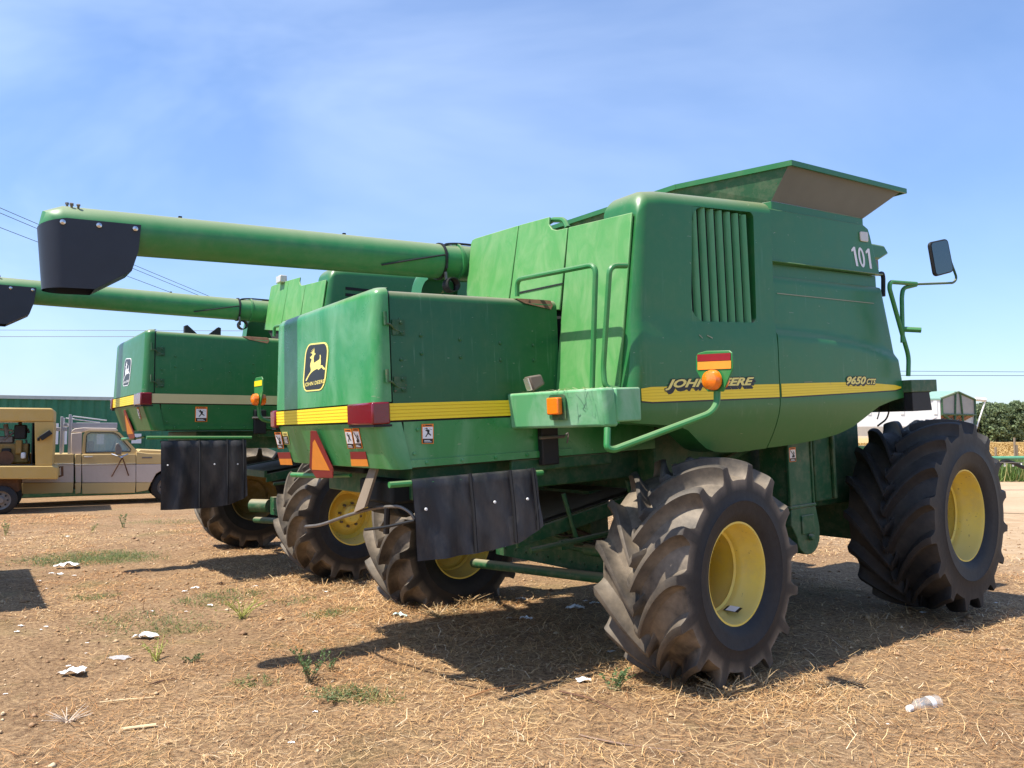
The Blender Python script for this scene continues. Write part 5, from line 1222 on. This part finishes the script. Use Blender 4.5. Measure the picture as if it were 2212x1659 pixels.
for (xa, ya, xb, yb) in ((1215, 795, 1330, 832), (1390, 795, 1300, 832)):
    a, b_ = tp(xa, ya), tp(xb, yb); mb.tube([(a[0], -.10, a[1]), (b_[0], -.24, b_[1])], .018, 6)
mb.build('mirror_stay', 'chrome', tr)
a, b_ = tp(1255, 800), tp(1315, 678); mb = MB(); mb.prism([tp(*p) for p in ((1255, 800), (1250, 720), (1262, 680), (1290, 676), (1325, 740), (1318, 800))], lambda p, d: (p[0], d, p[1]), -.26, -.20); mb.build('door_mirror', 'steel', tr, bevel=.015)
a = tp(915, 828); mb = MB(); mb.box((a[0], -.03, a[1]-.015), (a[0]+.20, .0, a[1]+.02)); mb.build('door_handle', 'chrome', tr, bevel=.006)
a = tp(1545, 835); mb = MB(); mb.box((a[0], -.015, a[1]-.02), (a[0]+.25, .0, a[1]+.02)); mb.build('badge', 'steel', tr)
def car_wheel(par, x, y0, y1, r, mat='steel', nm='wheel'):
    mb = MB(); w_ = y1-y0
    mb.lathe([(0, r*.62), (.01, r*.80), (.05, r*.97), (w_-.05, r*.97), (w_-.01, r*.8), (w_, r*.62)], (x, y0, r*.96), (0, 1, 0), 36); ty = mb.build(nm, 'tyre_dark', par)
    mb = MB(); mb.lathe([(.0, r*.63), (.03, r*.60), (.06, r*.50), (.05, r*.30), (.02, r*.22), (.0, r*.18), (.0, .001)], (x, y0, r*.96), (0, 1, 0), 30); mb.build('rim', mat, ty)
    for k in range(8):
        a = 2*math.pi*k/8; mb = MB(); mb.lathe([(0, r*.06), (.012, r*.055), (.013, .001)], (x+r*.41*math.cos(a), y0+.047, r*.96+r*.41*math.sin(a)), (0, -1, 0), 10); mb.build('rim_slot', 'dark', ty)
    return ty
for xx in (1830, 20):
    for yy in (.06, WD-.28): car_wheel(tr, tp(xx, 1100)[0], yy, yy+.22, .42)
mb = MB(); a, b_ = tp(-500, 1180), tp(2050, 1110); mb.box((a[0], .3, .42), (b_[0], .5, .55)); mb.box((a[0], 1.4, .42), (b_[0], 1.6, .55)); mb.build('chassis_rail', 'rust', tr)
# headache rack
rk = MB()
def rbox(x0, x1, y0, y1, d0, d1): a, b_ = tp(x0, y1), tp(x1, y0); rk.box((a[0], d0, a[1]), (b_[0], d1, b_[1]))
for d0 in (.12, WD-.22):
    rbox(735, 782, 365, 800, d0, d0+.1); rbox(645, 690, 387, 795, d0, d0+.1)
rbox(590, 735, 505, 545, .13, .21); rbox(784, 1280, 455, 512, .13, .21); rbox(784, 1280, 455, 512, WD-.21, WD-.13); rbox(1245, 1280, 455, 514, .22, WD-.22); rbox(690, 734, 455, 490, .22, WD-.22)
for (xa, ya, xb, yb) in ((784, 368, 1180, 418), (700, 390, 1100, 440)):
    a, b_ = tp(xa, ya), tp(xb, yb); rk.tube([(a[0], WD-.3, a[1]), (b_[0], WD-.3, b_[1])], .02, 6)
rko = rk.build('rack', 'rackgrey', tr, bevel=.008)
# engine unit on wheels
Me, Pe = bframe(110, 1050, 18.6)
en = thing('engine_unit', 'tan wheeled engine unit with open side panel at the left edge', 'engine unit', Me); CUR = Pe
DP = 1.7
cnp = MB(); a, b_ = tp(-420, 440), tp(588, 296); cnp.prism([(a[0], a[1]), (b_[0], a[1]), (b_[0], b_[1]-.05), (b_[0]-.05, b_[1]), (a[0], b_[1])], lambda p, d: (p[0], d, p[1]), 0, DP); can = cnp.build('canopy', 'tan', en, bevel=.03)
tprism('end_panel', [(385, 920), (375, 445), (588, 445), (565, 920)], .003, DP-.003, 'tan', en)
tprism('base_beam', [(-420, 928), (565, 924), (630, 945), (628, 1070), (-420, 1065)], -.03, DP+.03, 'tan', en, .02)
tprism('back_panel', [(-420, 925), (-420, 800), (380, 800), (380, 925)], DP-.1, DP-.04, 'tan', en)
tprism('front_post', [(-420, 920), (-420, 445), (-330, 445), (-330, 920)], .003, DP-.003, 'tan', en)
a = tp(340, 700); mb = MB(); mb.box((a[0], .1, tp(0, 915)[1]), (tp(378, 0)[0], 1.5, tp(0, 455)[1])); mb.build('radiator', 'dark', en)
ey = .45
def ebox(nm, x0, x1, y0, y1, d0, d1, mt, bev=.03):
    mb = MB(); a, b_ = tp(x0, y1), tp(x1, y0); mb.box((a[0], d0, a[1]), (b_[0], d1, b_[1])); return mb.build(nm, mt, en, bevel=bev)
MT['eng_yellow'] = paint('engine_yellow_paint', (.26, .16, .03), .55, dust=.35, top=.4, chips=.6)
blk = ebox('engine_block', -250, 300, 680, 905, .4, 1.1, 'eng_yellow'); ebox('cylinder_head', -220, 130, 600, 682, .45, 1.0, 'steel')
ebox('air_filter', 135, 278, 475, 635, .35, .75, 'black'); ebox('gearbox', 150, 235, 640, 800, .3, .5, 'eng_yellow'); ebox('oil_filter', 215, 275, 780, 850, .25, .40, 'white'); ebox('control_box', 0, 110, 735, 790, .3, .5, 'black')
c_ = tp(45, 845); mb = MB(); mb.lathe([(-.1, .001), (-.1, .17), (.0, .17), (.0, .001)], (c_[0], .38, c_[1]), (0, 1, 0), 24); mb.build('pulley', 'rust', en)
mb = MB()
for (xa, ya, xb, yb, r2) in ((40, 470, 60, 600, .05), (200, 450, 205, 480, .04), (130, 560, 20, 640, .03), (280, 520, 300, 560, .03), (-60, 520, 130, 540, .025), (270, 640, 300, 880, .02)):
    a, b_ = tp(xa, ya), tp(xb, yb); mb.tube([(a[0], .5, a[1]), (b_[0], .45, b_[1])], r2, 8)
mb.build('engine_pipe', 'steel', en)
a = tp(500, 590); Rm = Matrix.Translation((a[0], -.08, a[1])) @ Matrix.Rotation(R(-38), 4, 'Y'); mb = MB(); mb.cbox((0, 0, 0), (.26, .13, .12), 0, Rm); mb.box((tp(428, 0)[0], -.05, tp(0, 655)[1]), (tp(455, 0)[0], 0, tp(0, 615)[1])); mb.build('work_light', 'black', en, bevel=.012)
a = tp(655, 1000); mb = MB(); mb.tube([(a[0]-.05, .8, a[1]+.1), (a[0]+.02, .8, a[1]+.12), (a[0]+.03, .8, a[1]-.1), (a[0]-.05, .8, a[1]-.12)], .03, 6); mb.build('tow_eye', 'rust', en)
for yy in (.02, DP-.26): car_wheel(en, tp(5, 1200)[0], yy, yy+.24, .34, 'oldrim')
mb = MB(); a = tp(5, 1200); mb.box((a[0]-.05, .2, .30), (a[0]+.05, DP-.2, .40)); mb.box((tp(-420, 0)[0], .3, .5), (tp(230, 0)[0], DP-.3, tp(0, 1066)[1])); mb.build('axle', 'rust', en)

wx, wy = Vector((-.57, .823, 0)).normalized(), Vector((-.823, -.57, 0)).normalized()
Mw = Matrix(((wx.x, wy.x, 0, -5.57), (wx.y, wy.y, 0, 7.75), (0, 0, 1, 0.04), (0, 0, 0, 1)))
Mw.translation = Vector((-5.92, 7.51, .04))
wg = thing('farm_wagon', 'green box wagon standing just outside the left edge, throwing the square shadow', 'wagon', Mw)  # invented wagon, out of view, added only to cast the square shadow
mb = MB(); mb.box((0, 0, 1.0), (2.9, 2.3, 2.5)); wb_ = mb.build('box', 'green', wg, bevel=.02)
for k in range(5): mb = MB(); mb.box((.1+.66*k, -.03, 1.02), (.18+.66*k, 0, 2.48)); mb.build('side_rib', 'green_dark', wb_)
mb = MB(); mb.box((.1, .4, .78), (2.8, .55, 1.0)); mb.box((.1, 1.75, .78), (2.8, 1.9, 1.0)); mb.build('frame', 'green_dark', wg)
for xx in (.55, 2.35):
    for yy in (.05, 1.95): car_wheel(wg, xx, yy, yy+.3, .42, 'oldrim')
# ------------------------------------------------------------------ right background
def e5(x, y): return ((3400+x*632/1747)/1.8228, (1400+y*600/1659)/1.8228)
D = 50.0; P0 = wp(*e5(832, 465), D)
gt = thing('grain_trailer', 'white grain trailer with green tarpaulin roof beyond the front wheel', 'grain trailer', Matrix(((1, 0, 0, P0.x), (0, 1, 0, P0.y), (0, 0, 1, 0), (0, 0, 0, 1))))
def gy2(y): return wp(*e5(832, y), D).z
ztop = gy2(468); zbt = gy2(640); zlow = gy2(800); zpk = gy2(388)
gd = Vector((.86, .51, 0)).normalized(); sd = Vector((-.998, .06, 0)).normalized(); GW = 3.95; LW = 13.0
def gpnt(u, v, z): q_ = sd*u + gd*v; return (q_.x, q_.y, z)
zwl = gy2(770)
MT['gtw'] = plain('trailer_white', (.82, .82, .80), .5, 0, .06, 2); MT['gtarp'] = plain('green_tarpaulin', (.24, .38, .31), .5, 0, .15, 3); MT['gtgrey'] = plain('trailer_end_sheet', (.34, .33, .32), .5, .3, .12, 3)
mb = MB(); vs = [gpnt(0, 0, zwl), gpnt(LW, 0, zwl), gpnt(LW, GW, zwl), gpnt(0, GW, zwl), gpnt(0, 0, ztop), gpnt(LW, 0, ztop), gpnt(LW, GW, ztop), gpnt(0, GW, ztop)]
mb.add(vs, [(3, 2, 1, 0), (4, 5, 6, 7), (0, 1, 5, 4), (1, 2, 6, 5), (2, 3, 7, 6)], 0); mb.add([gpnt(-.01, .01, zbt), gpnt(-.01, GW-.01, zbt), gpnt(-.01, GW-.01, ztop), gpnt(-.01, GW/2, zpk), gpnt(-.01, .01, ztop)], [[0, 1, 2, 3, 4]], 1)
zu = zwl-.6; mb.add([gpnt(.3, 0, zwl), gpnt(LW-.3, 0, zwl), gpnt(LW-2, .4, zu), gpnt(1.5, .4, zu)], [(0, 1, 2, 3)], 0)
mb.build('hopper_body', ['gtw', 'gtgrey'], gt)
mb = MB(); mb.add([gpnt(-.1, -.08, ztop), gpnt(LW, -.08, ztop), gpnt(LW, GW/2, zpk+.06), gpnt(-.1, GW/2, zpk+.06), gpnt(-.1, GW+.08, ztop), gpnt(LW, GW+.08, ztop), gpnt(-.1, -.08, ztop-.10), gpnt(LW, -.08, ztop-.10)], [(0, 1, 2, 3), (3, 2, 5, 4), (6, 7, 1, 0)]); mb.build('tarpaulin', 'gtarp', gt)
for u in np.arange(.15, LW, 2.05):
    mb = MB(); q0 = gpnt(u, -.06, zbt); mb.plate([gpnt(u, -.06, zbt), gpnt(u+.22, -.06, zbt), gpnt(u+.22, -.06, ztop-.1), gpnt(u, -.06, ztop-.1)], Vector((0, .07, 0))); mb.build('side_post', 'gtw', gt)
mb = MB()
def gbar(v0, z0, v1, z1, w_=.14):
    a, b_ = Vector(gpnt(-.05, v0, z0)), Vector(gpnt(-.05, v1, z1)); mb.tube([a, b_], w_/2, 6)
gbar(.1, zbt, .1, ztop); gbar(GW-.1, zbt-.6, GW-.1, ztop); gbar(GW*.42, zpk, GW*.36, zlow); gbar(GW*.55, zpk, GW*.62, zlow); gbar(0, zbt, GW, zbt); gbar(0, ztop, GW/2, zpk); gbar(GW/2, zpk, GW, ztop); gbar(.1, zbt, GW*.62, zlow); gbar(GW-.1, zbt, GW-.3, zlow); mb.build('end_frame', 'green_dark', gt)
mb = MB()
for k in range(4):
    v = .1+k*GW/4; mb.add([gpnt(.02, v, zbt-.05), gpnt(.02, v+GW/5, zbt-.05), gpnt(.9, v+GW/5-.5, zbt-.65), gpnt(.9, v-.5, zbt-.65)], [(0, 1, 2, 3)])
mb.build('discharge_chute', plain('rusty_sheet', (.30, .15, .08), .7, 0, .3), gt)
mb = MB(); a = Vector(gpnt(-.05, GW, ztop+.05)); b_ = wp(*e5(1330, 483), D+2) - Vector((P0.x, P0.y, 0)); c_ = wp(*e5(1225, 800), D+2) - Vector((P0.x, P0.y, 0)); mb.tube([a, b_], .13, 8); mb.tube([b_, c_], .05, 8); mb.build('crank_handle', 'gtw', gt)
for u in (2.5, 4.0, 10.5):
    for v in (.1, GW-.5):
        mb = MB(); q0 = Vector(gpnt(u, v, .55)); mb.lathe([(-.15, .3), (-.15, .55), (.25, .55), (.25, .3), (.2, .001)], q0, (0, 1, 0), 24); mb.build('wheel', 'tyre_dark', gt)
mb = MB(); mb.plate([gpnt(.3, .6, .7), gpnt(LW-.3, .6, .7), gpnt(LW-.3, .6, 1.0), gpnt(.3, .6, 1.0)], Vector((0, 2.6, 0))); mb.build('chassis_rail', 'green_dark', gt)
# boom
D = 24.5; b0, b1 = wp(2050, 990, D), wp(2420, 987, D)
bo = thing('sprayer_boom', 'thin green folded sprayer boom with hoses at the right edge', 'sprayer boom', Matrix.Translation((b0.x, D, 0)))
def bp_(x, y): p = wp(x, y, D); return Vector((p.x-b0.x, 0, p.z))
mb = MB(); mb.tube([bp_(2050, 990), bp_(2420, 987)], .055, 10); mb.build('boom_tube', plain('boom_green', (.10, .30, .18), .45), bo)
mb = MB(); mb.tube([bp_(2050, 997)+Vector((0, -.1, 0)), bp_(2420, 1003)+Vector((0, -.1, 0))], .014, 8); mb.build('spray_line', 'steel', bo)
mb = MB(); mb.tube(rnd_path([bp_(*e5(1380, 1290)), bp_(*e5(1450, 1220)), bp_(*e5(1525, 1135)), bp_(*e5(1620, 1165)), bp_(*e5(1747, 1222)), bp_(*e5(1850, 1240))], .5), .06, 8); mb.build('hose', 'black', bo)
for x in (2170, 2188, 2206):
    mb = MB(); p = bp_(x, 1000); mb.lathe([(0, .02), (.10, .03), (.12, .001)], p, (0, 0, -1), 8); mb.build('nozzle', 'gtw', bo)
mb = MB(); mb.tube([bp_(2400, 987), Vector((bp_(2400, 987).x, 0, 0))], .08, 8); mb.tube([bp_(2060, 990), Vector((bp_(2060, 990).x, 0, 0))], .06, 8); mb.build('support_leg', 'green_dark', bo)
# grass verge and dry stubble
n = 26000; x = 10+50*rng.random(n); y = 29.2+4.4*rng.random(n); P = np.stack([x, y, np.zeros(n)], 1)
cols = np.array([(.13, .22, .05), (.19, .28, .07), (.09, .15, .035), (.34, .36, .12), (.50, .42, .18)])[rng.choice(5, n, p=[.32, .26, .2, .14, .08])]
hh = .25+.62*rng.random(n); V, Q, T = strips(P, .10+.22*rng.random(n), .03+.03*rng.random(n), rng.random(n)*6.28, hh, rng.normal(0, .5, n), cols); mesh_np('grass_verge', V, Q, T, 'leaf', 'stuff')
n = 60000; y = 34+110*rng.random(n)**1.3; x = y*(.42+.40*rng.random(n)); P = np.stack([x, y, np.full(n, .03)], 1)
cols = np.array([(.37, .24, .085), (.30, .19, .06), (.43, .29, .115)])[rng.choice(3, n)]
V, Q, T = strips(P, .15+.2*rng.random(n), .02+.0007*y, rng.random(n)*6.28, .06+.16*rng.random(n), rng.normal(0, .5, n), cols); mesh_np('dry_stubble', V, Q, T, 'straw', 'stuff')
for i, (x, y, h_) in enumerate(((1435, 1035, .9), (1643, 1000, 1.4), (1668, 1045, 1.0))):
    g0 = wp(*e5(x, y), 46); mb = MB(); mb.tube([(0, 0, -.1), (.02, 0, h_*1.1)], .06, 7); o = mb.build('fence_post', 'plank'); o.location = (g0.x, g0.y, .0 if i else 0)
    tag(o, ('short weathered post standing alone in the dry field', 'tall weathered post in the dry field by the right edge', 'leaning short post beside the tall one in the dry field')[i], 'post')
# orchard trees
def tree_meshes(seed):
    rd = np.random.default_rng(seed); H = 7.4+rd.uniform(-.5, .7); V = []; T = []; n_cl = 95
    C_ = []
    for k in range(n_cl):
        f = rd.random(); z = .5 + (H-.8)*f; r_ = 2.3*math.sin(math.pi*min(1, .22+.72*f))**.8*math.sqrt(rd.random()); a = rd.random()*6.28; C_.append((r_*math.cos(a), r_*math.sin(a), z, rd.uniform(.5, 1.0), rd.uniform(.55, 1.35)))
    for k in range(16):
        sx_, sy_ = rd.normal(0, 1.1), rd.normal(0, 1.1); hh_ = H-.5-.25*(sx_*sx_+sy_*sy_)
        for q_ in range(4): C_.append((sx_, sy_, hh_+.33*q_, .24-.03*q_, 1.15))
    for (cx_, cy_, cz_, r_, tn) in C_:
        m_ = int(34*max(r_, .4)); d = rd.normal(size=(m_, 3)); d /= np.linalg.norm(d, axis=1)[:, None]; p = np.array([cx_, cy_, cz_]) + d*r_*(.5+.5*rd.random((m_, 1)))
        a = rd.normal(size=(m_, 3)); a /= np.linalg.norm(a, axis=1)[:, None]; b_ = np.cross(a, d+.01); b_ /= np.linalg.norm(b_, axis=1)[:, None]; s_ = rd.uniform(.20, .40, (m_, 1))
        V.append(np.stack([p-a*s_, p+b_*s_*.6, p+a*s_, p-b_*s_*.6], 1).reshape(-1, 3)); T.append(np.repeat(np.array([(.18, .235, .115)])*tn*rd.uniform(.7, 1.3, (m_, 1)), 4, 0))  # leaf tone lightened, distance haze painted into the colour
    V = np.concatenate(V); T = np.concatenate(T); Q = np.arange(len(V)).reshape(-1, 4)
    cr = mesh_np('crown', V, Q, T, 'leaf'); mb = MB(); mb.tube([(0, 0, -.1), (.05, 0, 1.2), (.1, .05, 2.6), (.0, 0, 4.5)], .2, 8, rs=[.22, .17, .12, .05])
    for a in (0, 2.1, 4.2): mb.tube([(.05, 0, 1.3), (.7*math.cos(a), .7*math.sin(a), 2.6), (1.2*math.cos(a), 1.2*math.sin(a), 4.2)], .08, 6, rs=[.11, .08, .03])
    tk = mb.build('trunk', plain('tree_bark', (.13, .10, .07), .9)); return cr, tk
protos = [tree_meshes(s) for s in (1, 2, 3, 4)]; first = [True]*4
def place_tree(x, y, k, s):
    r_ = thing('orchard_tree', 'dark green leafy orchard tree in the dense row beyond the dry field', 'tree', Matrix.Translation((x, y, 0)) @ Matrix.Rotation(random.random()*6.28, 4, 'Z') @ Matrix.Scale(s, 4), 'orchard trees in the far row')
    for o in protos[k]:
        c = o if first[k] else o.copy()
        if not first[k]: col.objects.link(c)
        c.parent = r_
    first[k] = False
for i in range(24):
    place_tree(86+2.9*i+random.uniform(-.5, .5), 165+random.uniform(-.8, .8), i % 4, random.uniform(.86, 1.08))
for i in range(22):
    place_tree(87+3.1*i+random.uniform(-.5, .5), 170.5, (i*3+1) % 4, random.uniform(.95, 1.16))
# power lines
def wire(label, a, Da, b, Db, sag=.3, r=.016):
    A_, B_ = wp(*a, Da), wp(*b, Db); mb = MB(); mb.tube([A_.lerp(B_, f) - Vector((0, 0, sag*4*f*(1-f))) for f in np.linspace(0, 1, 14)], r, 5); o = mb.build('power_line', 'cable'); tag(o, label, 'power line', 'overhead power lines')
wire('sloping power line behind the spout, topmost of three', (-240, 345), 34, (600, 700), 60, .1); wire('sloping power line behind the spout, middle of three', (-240, 358), 34, (600, 706), 60, .1); wire('sloping power line behind the spout, lowest of three', (-240, 398), 34, (600, 716), 60, .1)
wire('horizontal power line over the green container, upper of the pair', (-260, 712), 95, (640, 715), 95, .0, .03); wire('horizontal power line over the green container, lower of the pair', (-260, 727), 95, (640, 727), 95, .0, .035)
wire('horizontal power line at the right, upper of the pair', (1500, 799), 110, (2480, 805), 110, .0, .03); wire('horizontal power line at the right, lower of the pair', (1500, 810), 110, (2480, 812), 110, .0, .035)
# chaff lying on the ledges of the near machine
rootc = next(o for o in col.objects if o.name == 'combine_harvester')
Pc_, Cc_ = [], []
for lo, hi, k_ in (((-1.12, -1.68, 2.124), (-.88, -.95, 2.126), 90), ((-2.06, -.9, 2.817), (-.75, 1.0, 2.82), 160), ((-.0, -1.0, .885), (.14, .9, .89), 140), ((-.85, -.55, 1.15), (.8, .6, 1.40), 0)):
    a_, b_ = chaff(rootc, lo, hi, k_); Pc_.append(a_); Cc_.append(b_)
Pc_ = np.concatenate(Pc_); Cc_ = np.concatenate(Cc_); n = len(Pc_)
V, Q, T = strips(Pc_, .02+.05*rng.random(n), .003+.002*rng.random(n), rng.random(n)*6.28, .012*rng.random(n), rng.normal(0, .8, n), Cc_); ch_ = mesh_np('chaff', V, Q, T, 'straw', 'stuff'); ch_.parent = rootc
